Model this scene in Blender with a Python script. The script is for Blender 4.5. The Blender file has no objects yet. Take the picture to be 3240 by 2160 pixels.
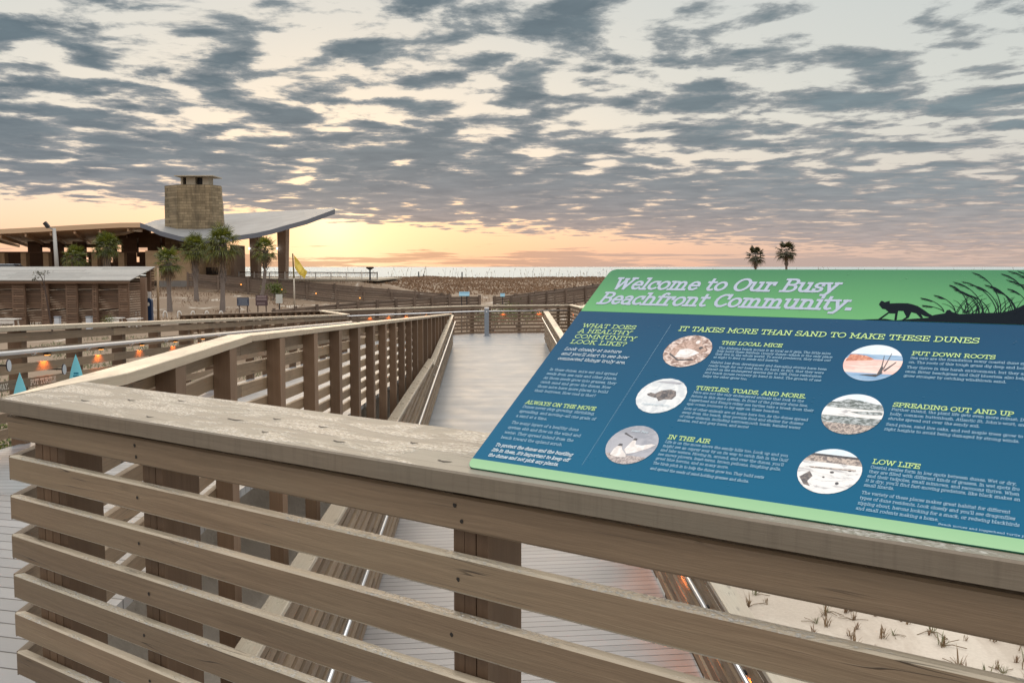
import bpy, bmesh, math, random
from mathutils import Vector, Matrix
R = math.radians
random.seed(7)
S = bpy.context.scene
COL = S.collection

# ------------------------------------------------------------------ camera
F = 3100.0; CX = 1620.0; CY = 1080.0; HZ = 844.0; ZC = 1.69
PITCH = math.atan((CY - HZ) / F)
cam = bpy.data.cameras.new("camera"); cam.lens = 36.0 * F / 3240.0; cam.sensor_width = 36.0
cam.clip_start = 0.05; cam.clip_end = 90000
co = bpy.data.objects.new("camera", cam); COL.objects.link(co)
co.location = (0, 0, ZC); co.rotation_euler = (math.pi / 2 - PITCH, 0, 0)
S.camera = co
S.view_settings.view_transform = 'Standard'; S.view_settings.look = 'None'
S.view_settings.exposure = 0.0; S.view_settings.gamma = 1.0
S.cycles.max_bounces = 6; S.cycles.diffuse_bounces = 3; S.cycles.glossy_bounces = 3
S.cycles.use_denoising = True

SUN_AZ = R(-10.4); SUN_EL = R(3.0)
SUN_DIR = Vector((math.sin(SUN_AZ) * math.cos(SUN_EL), math.cos(SUN_AZ) * math.cos(SUN_EL), math.sin(SUN_EL)))


# ------------------------------------------------------------------ node helper
class NT:
    def __init__(s, tree):
        s.t = tree; s.n = tree.nodes; s.l = tree.links
    def node(s, typ, **kw):
        nd = s.n.new(typ)
        for k, v in kw.items(): setattr(nd, k, v)
        return nd
    def set(s, nd, key, v):
        if v is None: return
        if isinstance(v, bpy.types.NodeSocket): s.l.new(v, nd.inputs[key])
        else: nd.inputs[key].default_value = v
    def m(s, op, a, b=None, c=None, clamp=False):
        nd = s.node('ShaderNodeMath', operation=op); nd.use_clamp = clamp
        s.set(nd, 0, a); s.set(nd, 1, b); s.set(nd, 2, c)
        return nd.outputs[0]
    def vm(s, op, a, b=None):
        nd = s.node('ShaderNodeVectorMath', operation=op)
        s.set(nd, 0, a); s.set(nd, 1, b)
        return nd.outputs['Value'] if op in ('DOT_PRODUCT', 'LENGTH') else nd.outputs[0]
    def sep(s, v):
        nd = s.node('ShaderNodeSeparateXYZ'); s.set(nd, 0, v); return nd.outputs
    def comb(s, x=0., y=0., z=0.):
        nd = s.node('ShaderNodeCombineXYZ'); s.set(nd, 0, x); s.set(nd, 1, y); s.set(nd, 2, z); return nd.outputs[0]
    def ss(s, v, a, b):
        nd = s.node('ShaderNodeMapRange', interpolation_type='SMOOTHSTEP')
        s.set(nd, 0, v); s.set(nd, 1, a); s.set(nd, 2, b); return nd.outputs[0]
    def lin(s, v, a, b, c=0., d=1.):
        nd = s.node('ShaderNodeMapRange'); s.set(nd, 0, v); s.set(nd, 1, a); s.set(nd, 2, b); s.set(nd, 3, c); s.set(nd, 4, d)
        return nd.outputs[0]
    def mix(s, f, a, b, blend='MIX'):
        nd = s.node('ShaderNodeMix', data_type='RGBA', blend_type=blend)
        s.set(nd, 0, f); s.set(nd, 6, c4(a)); s.set(nd, 7, c4(b)); return nd.outputs[2]
    def ramp(s, f, stops, interp='LINEAR'):
        nd = s.node('ShaderNodeValToRGB'); nd.color_ramp.interpolation = interp
        e = nd.color_ramp.elements
        while len(e) > 1: e.remove(e[-1])
        e[0].position = stops[0][0]; e[0].color = c4(stops[0][1])
        for p, c in stops[1:]:
            x = e.new(p); x.color = c4(c)
        s.set(nd, 0, f); return nd.outputs[0]
    def noise(s, v, scale, detail=4., rough=.55, dist=0., dims='3D'):
        nd = s.node('ShaderNodeTexNoise', noise_dimensions=dims)
        s.set(nd, 'Vector', v); s.set(nd, 'Scale', scale); s.set(nd, 'Detail', detail); s.set(nd, 'Roughness', rough); s.set(nd, 'Distortion', dist)
        return nd.outputs[0]
    def voro(s, v, scale, feature='F1', rnd=1.):
        nd = s.node('ShaderNodeTexVoronoi', feature=feature); s.set(nd, 'Vector', v); s.set(nd, 'Scale', scale); s.set(nd, 'Randomness', rnd)
        return nd.outputs[0]
    def bump(s, h, strength=.3, dist=.01):
        nd = s.node('ShaderNodeBump'); s.set(nd, 'Height', h); s.set(nd, 'Strength', strength); s.set(nd, 'Distance', dist); return nd.outputs[0]

def c4(c):
    if isinstance(c, bpy.types.NodeSocket): return c
    if isinstance(c, (int, float)): return (c, c, c, 1)
    return tuple(c) if len(c) == 4 else tuple(c) + (1,)

def srgb(r, g, b):
    f = lambda v: (v / 255 / 12.92) if v / 255 <= .04045 else ((v / 255 + .055) / 1.055) ** 2.4
    return (f(r), f(g), f(b))

# ------------------------------------------------------------------ world: evening sky with a broken cloud deck
W = bpy.data.worlds.new("World"); S.world = W; W.use_nodes = True
t = NT(W.node_tree); t.n.clear()
tc = t.node('ShaderNodeTexCoord')
D = t.vm('NORMALIZE', tc.outputs['Generated'])
dx, dy, dz = t.sep(D)
zc = t.m('MAXIMUM', dz, 0.0)
den = t.m('ADD', zc, 0.055)
qx = t.m('DIVIDE', dx, den); qy = t.m('DIVIDE', dy, den)
wx = t.noise(t.comb(qx, qy, 5.), .9, 2., .5); wy = t.noise(t.comb(qx, qy, 9.), .9, 2., .5)
px_ = t.m('ADD', qx, t.m('MULTIPLY', t.m('SUBTRACT', wx, .5), .35)); py_ = t.m('ADD', qy, t.m('MULTIPLY', t.m('SUBTRACT', wy, .5), .25))
q = t.comb(t.m('MULTIPLY', px_, .60), t.m('MULTIPLY', py_, .54), 0.37)
n1 = t.noise(q, 5.2, 9., .60, .08)
n2 = t.noise(t.comb(t.m('MULTIPLY', qx, .9), t.m('MULTIPLY', qy, .6), 3.1), 0.95, 3., .5, .2)
cell = t.voro(q, 8., 'SMOOTH_F1')
nn = t.m('ADD', t.m('ADD', t.m('MULTIPLY', n1, .84), t.m('MULTIPLY', n2, .20)), t.m('ADD', -.01, t.m('MULTIPLY', t.m('SUBTRACT', .42, cell), .20)))
zp = t.m('ADD', dz, t.m('MULTIPLY', dx, 0.062))
bias = t.ramp(zp, [(0.0, .25), (.026, .30), (.036, .50), (.048, .645), (.088, .655), (.115, .59), (.15, .562), (.20, .535), (.26, .515), (.30, .51), (.6, .52), (1.0, .5)])
lb2 = t.m('MULTIPLY', t.ss(dx, -.05, .5), t.m('MULTIPLY', t.ss(dz, .12, .25), .035))
dens = t.m('ADD', nn, t.m('SUBTRACT', t.m('SUBTRACT', bias, lb2), .5))
cl = t.ss(dens, .495, .585)
core = t.ss(dens, .53, .665)
# low thin bands of cloud above the sea
lb = t.noise(t.comb(t.m('MULTIPLY', dx, 6.), t.m('MULTIPLY', dz, 120.), t.m('MULTIPLY', dy, 6.)), 1.5, 6., .62, .3)
lbias = t.ramp(dz, [(0.0, .60), (.006, .62), (.013, .56), (.019, .44), (.03, .41), (.045, .36), (.06, .0)])
lbm = t.ss(t.m('ADD', lb, lbias), 1.03, 1.12)
glow = t.m('MAXIMUM', t.vm('DOT_PRODUCT', D, tuple(SUN_DIR)), 0.)
g1 = t.m('POWER', glow, 28.); g2 = t.m('POWER', glow, 230.); g3 = t.m('POWER', glow, 1800.)
clear = t.ramp(zc, [(0.0, (.84, .50, .36)), (.02, (.91, .58, .41)), (.045, (.90, .68, .51)), (.085, (.84, .76, .65)), (.15, (.74, .72, .65)), (.24, (.64, .66, .63)), (.34, (.58, .62, .63)), (1., (.70, .75, .80))])
right = t.ss(dx, -.02, .48)
clear = t.mix(t.m('MULTIPLY', right, t.lin(zc, .0, .25, .75, .6)), clear, t.ramp(zc, [(0., (.56, .46, .42)), (.05, (.54, .50, .48)), (.15, (.60, .63, .60)), (.3, (.54, .59, .59))]))
clear = t.mix(t.m('MULTIPLY', g1, t.lin(zc, 0., .12, .40, 0.)), clear, (1.0, .62, .36))
clear = t.mix(t.m('MULTIPLY', g2, t.lin(zc, 0., .10, .9, .2)), clear, (1.0, .89, .60))
clear = t.mix(t.m('MULTIPLY', g3, .7), clear, (1.15, 1.08, .80))
sky = t.node('ShaderNodeTexSky', sky_type='NISHITA')
sky.sun_disc = False; sky.sun_elevation = SUN_EL; sky.sun_rotation = SUN_AZ; sky.altitude = 5; sky.air_density = 1.; sky.dust_density = 2.
clear = t.mix(1., clear, t.vm('MULTIPLY', sky.outputs[0], (.012, .012, .012)), 'ADD')
edge = t.ramp(zc, [(0.0, (.55, .40, .33)), (.05, (.46, .39, .355)), (.10, (.36, .355, .355)), (.2, (.31, .335, .345)), (.34, (.36, .40, .41)), (1., (.55, .60, .66))])
ccol = t.ramp(zc, [(0.0, (.42, .30, .27)), (.03, (.30, .262, .265)), (.06, (.195, .21, .238)), (.10, (.145, .178, .208)), (.16, (.108, .15, .182)), (.24, (.092, .135, .168)), (.34, (.11, .155, .19)), (1., (.5, .55, .6))])
ccol = t.mix(t.m('MULTIPLY', right, .8), ccol, t.ramp(zc, [(0., (.45, .37, .35)), (.03, (.33, .31, .315)), (.07, (.205, .245, .275)), (.14, (.135, .195, .232)), (.24, (.14, .19, .22))]))
ccol = t.mix(t.m('MULTIPLY', g1, t.lin(zc, .02, .08, .35, 0.)), ccol, (.46, .35, .28))
thick = t.noise(t.comb(qx, qy, 11.), 3.2, 5., .6, .2)
ccol = t.mix(t.lin(thick, .3, .7, 1., 0.), t.mix(1., ccol, (1.5, 1.42, 1.34), 'MULTIPLY'), ccol)
ccol = t.mix(core, edge, ccol)
lowc = t.mix(right, t.mix(g1, (.50, .38, .34), (.66, .36, .21)), (.46, .38, .35))
skyc = t.mix(t.m('MULTIPLY', lbm, t.lin(g3, 0., 1., .75, .35)), clear, lowc)
skyc = t.mix(t.m('MULTIPLY', cl, t.lin(dx, -.5, .6, .97, .9)), skyc, ccol)
# unseen sky overhead and behind the viewer, brightness made up to light the railings
over = t.m('MAXIMUM', t.ss(dz, .36, .75), t.m('MULTIPLY', t.ss(dy, -.05, -.5), t.ss(dz, .0, .2)))
lum = t.ramp(dz, [(0., (.72, .70, .68)), (.2, (.82, .80, .78)), (.45, (1.15, 1.12, 1.08)), (.75, (1.95, 1.9, 1.83)), (1., (2.1, 2.05, 1.97))])
skyc = t.mix(over, skyc, t.mix(t.m('MULTIPLY', cl, .3), lum, t.mix(1., lum, (.66, .68, .72), 'MULTIPLY')))
skyc = t.mix(t.ss(dz, 0., -.02), skyc, (.30, .28, .26))
bg = t.node('ShaderNodeBackground'); t.set(bg, 0, skyc); bg.inputs[1].default_value = 1.0
out = t.node('ShaderNodeOutputWorld'); t.l.new(bg.outputs[0], out.inputs[0])
W.cycles.sampling_method = 'MANUAL'; W.cycles.sample_map_resolution = 1024

sun = bpy.data.lights.new("sun", 'SUN'); sun.energy = 0.9; sun.angle = R(40); sun.color = (1., .74, .48)
so = bpy.data.objects.new("sun", sun); COL.objects.link(so)
so.rotation_euler = (-SUN_DIR).to_track_quat('-Z', 'Y').to_euler()


# ------------------------------------------------------------------ points of the place
_cp, _sp = math.cos(PITCH), math.sin(PITCH)
def ray(x, y):
    a = (x - CX) / F; b = (y - CY) / F
    return Vector((a, _cp - b * _sp, -_sp - b * _cp))
def P(x, y, Y):
    r = ray(x, y); return Vector((0, 0, ZC)) + r * (Y / r.y)
def lerp(a, b, k): return a + (b - a) * k
def interp(x, tab):
    if x <= tab[0][0]: return tab[0][1]
    for (a, va), (b, vb) in zip(tab, tab[1:]):
        if x <= b: return lerp(va, vb, (x - a) / (b - a))
    return tab[-1][1]
def sstep(x, a, b):
    k = min(1, max(0, (x - a) / (b - a))); return k * k * (3 - 2 * k)
_LEFT = [(38, -1.65), (60, -1.7), (69, -1.55), (76, -1.05), (88, -.4), (95, .25), (122, .3), (135, .1), (148, .05), (160, -.8), (185, -4.6), (215, -7.5), (400, -9)]
_RIGHT = [(38, -2.7), (48, -2.3), (60, -2.15), (90, -1.55), (105, -.95), (130, -.35), (150, .05), (162, -.8), (185, -4.6), (215, -7.5), (400, -9)]
from mathutils import noise as mnoise
def gz(x, y):
    l = interp(y, _LEFT); r = interp(y, _RIGHT)
    k_ = sstep(y, 91, 95); z = lerp(l, r, sstep(x, lerp(-28, -15, k_), lerp(-14, -7.5, k_))) if y > 60 else lerp(-1.65 if y < 38 else l, r if y > 38 else -3.05, sstep(x, -5.4 if y < 40 else -12, -3.2 if y < 40 else -7))
    if y < 38 and x > -4: z = lerp(-3.05, -2.7, sstep(y, 20, 38))
    if y > 85:
        a = .32 * sstep(y, 85, 130) * (1 - sstep(y, 165, 185))
        z += a * (mnoise.noise(Vector((x * .07, y * .05, 1))) + .5 * mnoise.noise(Vector((x * .2, y * .16, 5))))
    elif x > 2.5 or x < -6:
        z += .05 * mnoise.noise(Vector((x * .5, y * .5, 2)))
    return z


# ------------------------------------------------------------------ mesh collector
WMX = {}      # world matrices of the things and parts built so far
class MB:
    def __init__(s): s.v = []; s.f = []; s.uv = []; s.mi = []; s.ti = []
    def face(s, pts, uv=None, mi=0, ti=.5):
        b = len(s.v); s.v += [tuple(p) for p in pts]; s.f.append(tuple(range(b, b + len(pts))))
        s.uv.append(uv or [(0, 0)] * len(pts)); s.mi.append(mi); s.ti.append(ti)
    def rings(s, rings, us, closed=True, caps=True, mi=0, ti=.5, v0=0.):
        b = len(s.v); n = len(rings[0])
        for r in rings: s.v += [tuple(p) for p in r]
        per = [0.]
        r0 = [Vector(p) for p in rings[0]]
        for i in range(n): per.append(per[-1] + (r0[(i + 1) % n] - r0[i]).length)
        for k in range(len(rings) - 1):
            for i in range(n if closed else n - 1):
                j = (i + 1) % n
                s.f.append((b + k * n + i, b + k * n + j, b + (k + 1) * n + j, b + (k + 1) * n + i))
                s.uv.append([(us[k], v0 + per[i]), (us[k], v0 + per[i + 1]), (us[k + 1], v0 + per[i + 1]), (us[k + 1], v0 + per[i])])
                s.mi.append(mi); s.ti.append(ti)
        if caps and closed:
            for k, rev in ((0, True), (len(rings) - 1, False)):
                idx = [b + k * n + i for i in range(n)]
                uv = [(us[k] + per[i] * .05, v0 + per[i] * .5) for i in range(n)]
                if rev: idx.reverse(); uv.reverse()
                s.f.append(tuple(idx)); s.uv.append(uv); s.mi.append(mi); s.ti.append(ti)
    def box(s, o, ax, ay, az, u0=0., v0=0., mi=0, ti=.5):
        """box from corner o with edge vectors; ax is the grain direction"""
        o, ax, ay, az = Vector(o), Vector(ax), Vector(ay), Vector(az)
        if ax.cross(ay).dot(az) < 0: o = o + ay; ay = -ay
        s.rings([[o, o + ay, o + ay + az, o + az], [o + ax, o + ax + ay, o + ax + ay + az, o + ax + az]], [u0, u0 + ax.length], mi=mi, ti=ti, v0=v0)
        # outward normals
    def bar(s, a, b, w, h, up=(0, 0, 1), mi=0, ti=.5, v0=0.):
        a, b = Vector(a), Vector(b); d = (b - a).normalized(); up = Vector(up)
        sd = d.cross(up)
        if sd.length < 1e-4: sd = d.cross(Vector((1, 0, 0)))
        sd.normalize(); u = sd.cross(d)
        r = lambda p: [p - sd * w / 2 - u * h / 2, p + sd * w / 2 - u * h / 2, p + sd * w / 2 + u * h / 2, p - sd * w / 2 + u * h / 2]
        s.rings([r(a), r(b)], [0, (b - a).length], mi=mi, ti=ti, v0=v0)
    def tube(s, pts, rad, n=8, mi=0, ti=.5, caps=True):
        pts = [Vector(p) for p in pts]
        rads = rad if isinstance(rad, (list, tuple)) else [rad] * len(pts)
        rings = []; us = [0.]
        for i, p in enumerate(pts):
            d = (pts[min(i + 1, len(pts) - 1)] - pts[max(i - 1, 0)]).normalized()
            a = d.cross(Vector((0, 0, 1)))
            if a.length < .05: a = d.cross(Vector((1, 0, 0)))
            a.normalize(); b = a.cross(d)
            rings.append([p + (a * math.cos(k * 2 * math.pi / n) + b * math.sin(k * 2 * math.pi / n)) * rads[i] for k in range(n)])
            if i: us.append(us[-1] + (p - pts[i - 1]).length)
        s.rings(rings, us, mi=mi, ti=ti, caps=caps)
    def prism(s, poly, z0, z1, gd=(1, 0), mi=0, ti=.5, v0=0., chamfer=0., smi=None):
        """vertical prism of a plan polygon (z may be per-vertex lists)"""
        n = len(poly); z0 = z0 if isinstance(z0, list) else [z0] * n; z1 = z1 if isinstance(z1, list) else [z1] * n
        g = Vector((gd[0], gd[1])).normalized(); h = Vector((-g.y, g.x))
        area = sum(poly[i][0] * poly[(i + 1) % n][1] - poly[(i + 1) % n][0] * poly[i][1] for i in range(n))
        order = list(range(n)) if area > 0 else list(range(n))[::-1]
        pl = [Vector((poly[i][0], poly[i][1])) for i in order]; z0 = [z0[i] for i in order]; z1 = [z1[i] for i in order]
        uvf = lambda p: (p.dot(g), p.dot(h) + v0)
        top = pl
        if chamfer:
            top = []
            for i in range(n):
                d0 = (pl[i] - pl[i - 1]).normalized(); d1 = (pl[(i + 1) % n] - pl[i]).normalized()
                nn_ = Vector((-(d0.y + d1.y), d0.x + d1.x)); nn_ /= max(.3, 1 + d0.dot(d1))
                top.append(pl[i] + nn_ * chamfer)
            for i in range(n):
                j = (i + 1) % n
                s.face([(*pl[i], z1[i] - chamfer), (*pl[j], z1[j] - chamfer), (*top[j], z1[j]), (*top[i], z1[i])], [uvf(pl[i]), uvf(pl[j]), uvf(top[j]), uvf(top[i])], smi if smi is not None else mi, ti)
        s.face([(*top[i], z1[i]) for i in range(n)], [uvf(p) for p in top], mi, ti)
        s.face([(*pl[i], z0[i]) for i in reversed(range(n))], [uvf(pl[i]) for i in reversed(range(n))], mi, ti)
        for i in range(n):
            j = (i + 1) % n; L = (pl[j] - pl[i]).length; a = abs((pl[j] - pl[i]).normalized().dot(g)) > .5
            H = z1[i] - z0[i]
            uv = [(pl[i].dot(g), v0 + 9), (pl[j].dot(g), v0 + 9), (pl[j].dot(g), v0 + 9 + H), (pl[i].dot(g), v0 + 9 + H)] if a else [(v0, 0), (v0 + .1 * L, L), (v0 + .1 * L, L + H), (v0, H)]
            s.face([(*pl[i], z0[i]), (*pl[j], z0[j]), (*pl[j], z1[j] - chamfer), (*pl[i], z1[i] - chamfer)], uv, smi if smi is not None else mi, ti)
    def build(s, name, mats, parent=None, smooth=False, origin=None):
        me = bpy.data.meshes.new(name)
        off = Vector(origin) if origin is not None else (Vector(s.v[0]) if (s.v and parent is None) else Vector((0, 0, 0)))
        inv = WMX[parent].inverted() if parent is not None else None
        if parent is not None: vs = [inv @ Vector(v) for v in s.v]; off = Vector((0, 0, 0))
        else: vs = [Vector(v) - off for v in s.v]
        me.from_pydata(vs, [], s.f)
        uvl = me.uv_layers.new(name="UVMap")
        flat = [c for f in s.uv for p in f for c in p]
        uvl.data.foreach_set('uv', flat)
        me.polygons.foreach_set('material_index', s.mi)
        at = me.attributes.new('tint', 'FLOAT', 'FACE'); at.data.foreach_set('value', s.ti)
        if smooth: me.polygons.foreach_set('use_smooth', [True] * len(s.f))
        if not isinstance(mats, (list, tuple)): mats = [mats]
        for m_ in mats: me.materials.append(m_)
        me.validate(); me.update()
        o = bpy.data.objects.new(name, me); COL.objects.link(o)
        if parent is not None: o.parent = parent; WMX[o] = WMX[parent]
        else: o.location = off; WMX[o] = Matrix.Translation(off)
        return o

def tag(o, label=None, cat=None, group=None, kind=None):
    if label: o['label'] = label
    if cat: o['category'] = cat
    if group: o['group'] = group
    if kind: o['kind'] = kind
    return o
def empty(name, loc, label=None, cat=None, group=None):
    o = bpy.data.objects.new(name, None); COL.objects.link(o); o.location = loc; o.empty_display_size = .2
    WMX[o] = Matrix.Translation(Vector(loc))
    return tag(o, label, cat, group)
def copy_tree(o, parent=None):
    c = o.copy(); COL.objects.link(c)
    if parent is not None: c.parent = parent
    for ch in [x for x in bpy.data.objects if x.parent == o]: copy_tree(ch, c)
    return c


# ------------------------------------------------------------------ materials
MATS = {}
def mat(name):
    m_ = bpy.data.materials.new(name); m_.use_nodes = True
    k = NT(m_.node_tree); b = k.n['Principled BSDF']; MATS[name] = m_
    return m_, k, b
def simple(name, col, rough=.6, metal=0., var=.12, scale=8., bump=.0, emit=None, es=0.):
    m_, k, b = mat(name)
    g = k.node('ShaderNodeTexCoord')
    n = k.noise(g.outputs['Object'], scale, 5., .6)
    k.set(b, 'Base Color', k.mix(k.m('MULTIPLY', n, 1.), tuple(c * (1 - var) for c in col), tuple(min(1, c * (1 + var)) for c in col)))
    b.inputs['Roughness'].default_value = rough; b.inputs['Metallic'].default_value = metal
    if bump: k.set(b, 'Normal', k.bump(n, bump, .02))
    if emit: b.inputs['Emission Color'].default_value = c4(emit); b.inputs['Emission Strength'].default_value = es
    return m_

def wood(name, col, dark, rough=.55, wet=False, tintvar=.22, grain=1., knots=True, bump=.25, streak=False):
    m_, k, b = mat(name)
    uv = k.node('ShaderNodeUVMap').outputs[0]
    ux, uy, _ = k.sep(uv)
    at = k.node('ShaderNodeAttribute', attribute_name='tint').outputs['Fac']
    off = k.m('MULTIPLY', at, 37.)
    warp = k.noise(k.comb(k.m('MULTIPLY', ux, 1.2), k.m('MULTIPLY', uy, 3.), off), 1., 3., .5)
    vy = k.m('ADD', uy, k.m('MULTIPLY', warp, .05))
    gr = k.noise(k.comb(k.m('MULTIPLY', ux, 1.6), k.m('MULTIPLY', vy, 70.), off), 1., 5., .65)
    fine = k.noise(k.comb(k.m('MULTIPLY', ux, 14.), k.m('MULTIPLY', uy, 330.), off), 1., 3., .6)
    blot = k.noise(k.comb(k.m('MULTIPLY', ux, 2.6), k.m('MULTIPLY', uy, 6.), off), 1., 5., .6)
    c = k.mix(k.lin(gr, .3, .7, .55 * grain, 0.), col, dark)
    c = k.mix(k.lin(blot, .35, .7, .0, .35), c, tuple(x * .68 for x in col))
    c = k.mix(k.lin(fine, .35, .75, .18, 0.), c, tuple(x * .6 for x in dark))
    # grey-green weathering
    wz = k.noise(k.comb(k.m('MULTIPLY', ux, .8), k.m('MULTIPLY', uy, 5.), k.m('ADD', off, 5.)), 1., 4., .6)
    c = k.mix(k.lin(wz, .45, .75, 0., .5), c, (col[0] * .85, col[1] * .95, col[2] * .98))
    hgt = gr
    if knots:
        vo = k.node('ShaderNodeTexVoronoi'); k.set(vo, 'Vector', k.comb(k.m('MULTIPLY', ux, 1.9), k.m('MULTIPLY', uy, 7.5), k.m('MULTIPLY', at, 91.))); k.set(vo, 'Scale', 1.)
        kd = k.m('ADD', vo.outputs[0], k.m('MULTIPLY', k.m('SUBTRACT', blot, .5), .10))
        kr = k.m('MULTIPLY', k.ss(kd, .17, .05), k.ss(k.sep(vo.outputs[1])[0], .36, .44))
        rings_ = k.m('ADD', .6, k.m('MULTIPLY', k.m('SINE', k.m('MULTIPLY', kd, 150.)), .4))
        c = k.mix(k.m('MULTIPLY', kr, k.m('MULTIPLY', rings_, .85)), c, tuple(x * .33 for x in dark))
        hgt = k.m('SUBTRACT', gr, k.m('MULTIPLY', kr, .6))
    if knots:   # drying checks along the grain
        cn = k.noise(k.comb(k.m('MULTIPLY', ux, .9), k.m('MULTIPLY', vy, 26.), k.m('ADD', off, 11.)), 1., 2., .5)
        ck = k.m('MULTIPLY', k.ss(k.m('ABSOLUTE', k.m('SUBTRACT', cn, .5)), .012, .003), k.ss(k.noise(k.comb(k.m('MULTIPLY', ux, 2.2), k.m('MULTIPLY', uy, 3.), off), 1., 2., .5), .56, .64))
        c = k.mix(k.m('MULTIPLY', ck, .8), c, tuple(x * .3 for x in dark))
        hgt = k.m('SUBTRACT', hgt, k.m('MULTIPLY', ck, .8))
    c = k.mix(1., c, k.mix(at, (1 - tintvar,) * 3, (1 + tintvar,) * 3), 'MULTIPLY')
    if streak:   # rain runs down the edge board
        sv = k.noise(k.comb(k.m('MULTIPLY', ux, 55.), k.m('MULTIPLY', uy, 2.5), 2.), 1., 3., .6)
        c = k.mix(k.lin(sv, .5, .75, 0., .28), c, tuple(x * .55 for x in dark))
    k.set(b, 'Base Color', c)
    rg = k.lin(blot, .3, .7, rough - .12, rough + .1)
    k.set(b, 'Roughness', rg)
    nrm = k.bump(k.m('ADD', hgt, k.m('MULTIPLY', fine, .4)), bump, .004)
    if wet:
        pat = k.noise(k.comb(k.m('MULTIPLY', ux, 1.7), k.m('MULTIPLY', uy, 5.5), 4.), 1., 6., .68, .6)
        wm = k.ss(pat, .47, .56)
        fl = k.voro(k.comb(k.m('MULTIPLY', ux, 62.), k.m('MULTIPLY', uy, 105.), 0.), 1., 'F1')
        dr = k.m('SUBTRACT', 1., k.ss(fl, .12, .55))
        fl2 = k.noise(k.comb(k.m('MULTIPLY', ux, 58.), k.m('MULTIPLY', uy, 130.), 1.), 1., 5., .7)
        hh = k.m('MULTIPLY', wm, k.m('ADD', k.m('MULTIPLY', dr, .7), fl2))
        nb = k.node('ShaderNodeBump'); k.set(nb, 'Height', hh); nb.inputs['Strength'].default_value = .75; nb.inputs['Distance'].default_value = .0075
        k.set(nb, 'Normal', nrm); nrm = nb.outputs[0]
        k.set(b, 'Roughness', k.m('ADD', k.m('MULTIPLY', wm, -.12), .50))
        k.set(b, 'Base Color', k.mix(k.m('MULTIPLY', wm, k.ss(k.m('ADD', fl2, k.m('MULTIPLY', dr, .25)), .45, .72)), c, (.54, .52, .48)))  # pale flecks on the wet film: sky glare put into the base colour
    k.set(b, 'Normal', nrm)
    b.inputs['Specular IOR Level'].default_value = .5
    return m_

M_RAIL = wood('rail_wood', srgb(142, 121, 97), srgb(92, 74, 56), .55, tintvar=.26, bump=.5)
M_RAILD = wood('rail_wood_far', srgb(126, 104, 84), srgb(92, 72, 56), .6, knots=False)
M_POST = wood('post_wood', srgb(122, 97, 75), srgb(88, 66, 49), .6, knots=False, bump=.2)
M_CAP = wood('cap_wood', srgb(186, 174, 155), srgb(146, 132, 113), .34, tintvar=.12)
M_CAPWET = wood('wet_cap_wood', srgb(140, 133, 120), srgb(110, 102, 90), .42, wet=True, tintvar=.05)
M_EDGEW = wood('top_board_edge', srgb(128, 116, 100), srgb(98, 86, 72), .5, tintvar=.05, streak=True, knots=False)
M_SLATTOP = wood('wet_skylit_slat_top', srgb(206, 192, 170), srgb(160, 144, 122), .32, wet=True, tintvar=.08)  # wet slat tops; the brighter light from above is put into paler wood
M_SHED = wood('shelter_wood', srgb(126, 100, 80), srgb(86, 65, 52), .65, knots=False)
M_FARW = wood('far_fence_wood', srgb(112, 95, 82), srgb(76, 62, 54), .7, knots=False)
M_STEEL = simple('brushed_steel', (.80, .81, .83), .34, 1., .06, 30)
M_GALV = simple('grey_painted_steel', srgb(128, 134, 142), .5, .3, .08, 12)
M_DARK = simple('dark_metal', (.03, .03, .032), .45, .4, .1)
M_SCREW = simple('screw_head', (.022, .018, .015), .6, .2)
M_LAMP = simple('lit_lamp', (1., .45, .12), .5, 0, 0, emit=(1., .36, .06), es=2.)

def deck_mat(name, ang, col, pitch=.145):
    m_, k, b = mat(name)
    g = k.node('ShaderNodeNewGeometry').outputs['Position']
    px, py, pz = k.sep(g)
    ca, sa = math.sin(ang), math.cos(ang)       # board direction (ca, sa) in plan
    along = k.m('ADD', k.m('MULTIPLY', px, ca), k.m('MULTIPLY', py, sa))
    acr = k.m('ADD', k.m('MULTIPLY', px, -sa), k.m('MULTIPLY', py, ca))
    tt = k.m('DIVIDE', acr, pitch)
    bid = k.m('FLOOR', tt); fr = k.m('SUBTRACT', tt, bid)
    gap = k.m('MAXIMUM', k.ss(fr, .05, .03), k.ss(fr, .955, .975))
    wn = k.node('ShaderNodeTexWhiteNoise', noise_dimensions='1D'); k.set(wn, 'W', bid)
    v = wn.outputs['Value']
    grain_ = k.noise(k.comb(k.m('MULTIPLY', along, 3.), k.m('MULTIPLY', acr, 160.), v), 1., 4., .6)
    st = k.noise(k.comb(k.m('MULTIPLY', px, 1.), k.m('MULTIPLY', py, 1.), 0.), 1.3, 6., .65)
    c = k.mix(k.lin(v, 0., 1., 0., .8), col, tuple(x * .72 for x in col))
    c = k.mix(k.lin(grain_, .3, .7, .0, .25), c, tuple(x * .7 for x in col))
    c = k.mix(k.lin(st, .4, .7, 0., .15), c, tuple(min(1, x * 1.25) for x in col))
    c = k.mix(k.m('MULTIPLY', gap, .9), c, (.02, .018, .016))
    k.set(b, 'Base Color', c)
    k.set(b, 'Roughness', k.lin(st, .3, .7, .3, .46))
    k.set(b, 'Normal', k.bump(k.m('SUBTRACT', k.m('MULTIPLY', grain_, .12), gap), .6, .006))
    return m_
M_DECK0 = deck_mat('landing_deck', R(-75), srgb(152, 151, 151))
M_DECK1 = deck_mat('ramp_deck', R(90), srgb(148, 151, 154))
M_DECK2 = deck_mat('lower_deck', R(84), srgb(156, 152, 150))


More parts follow.
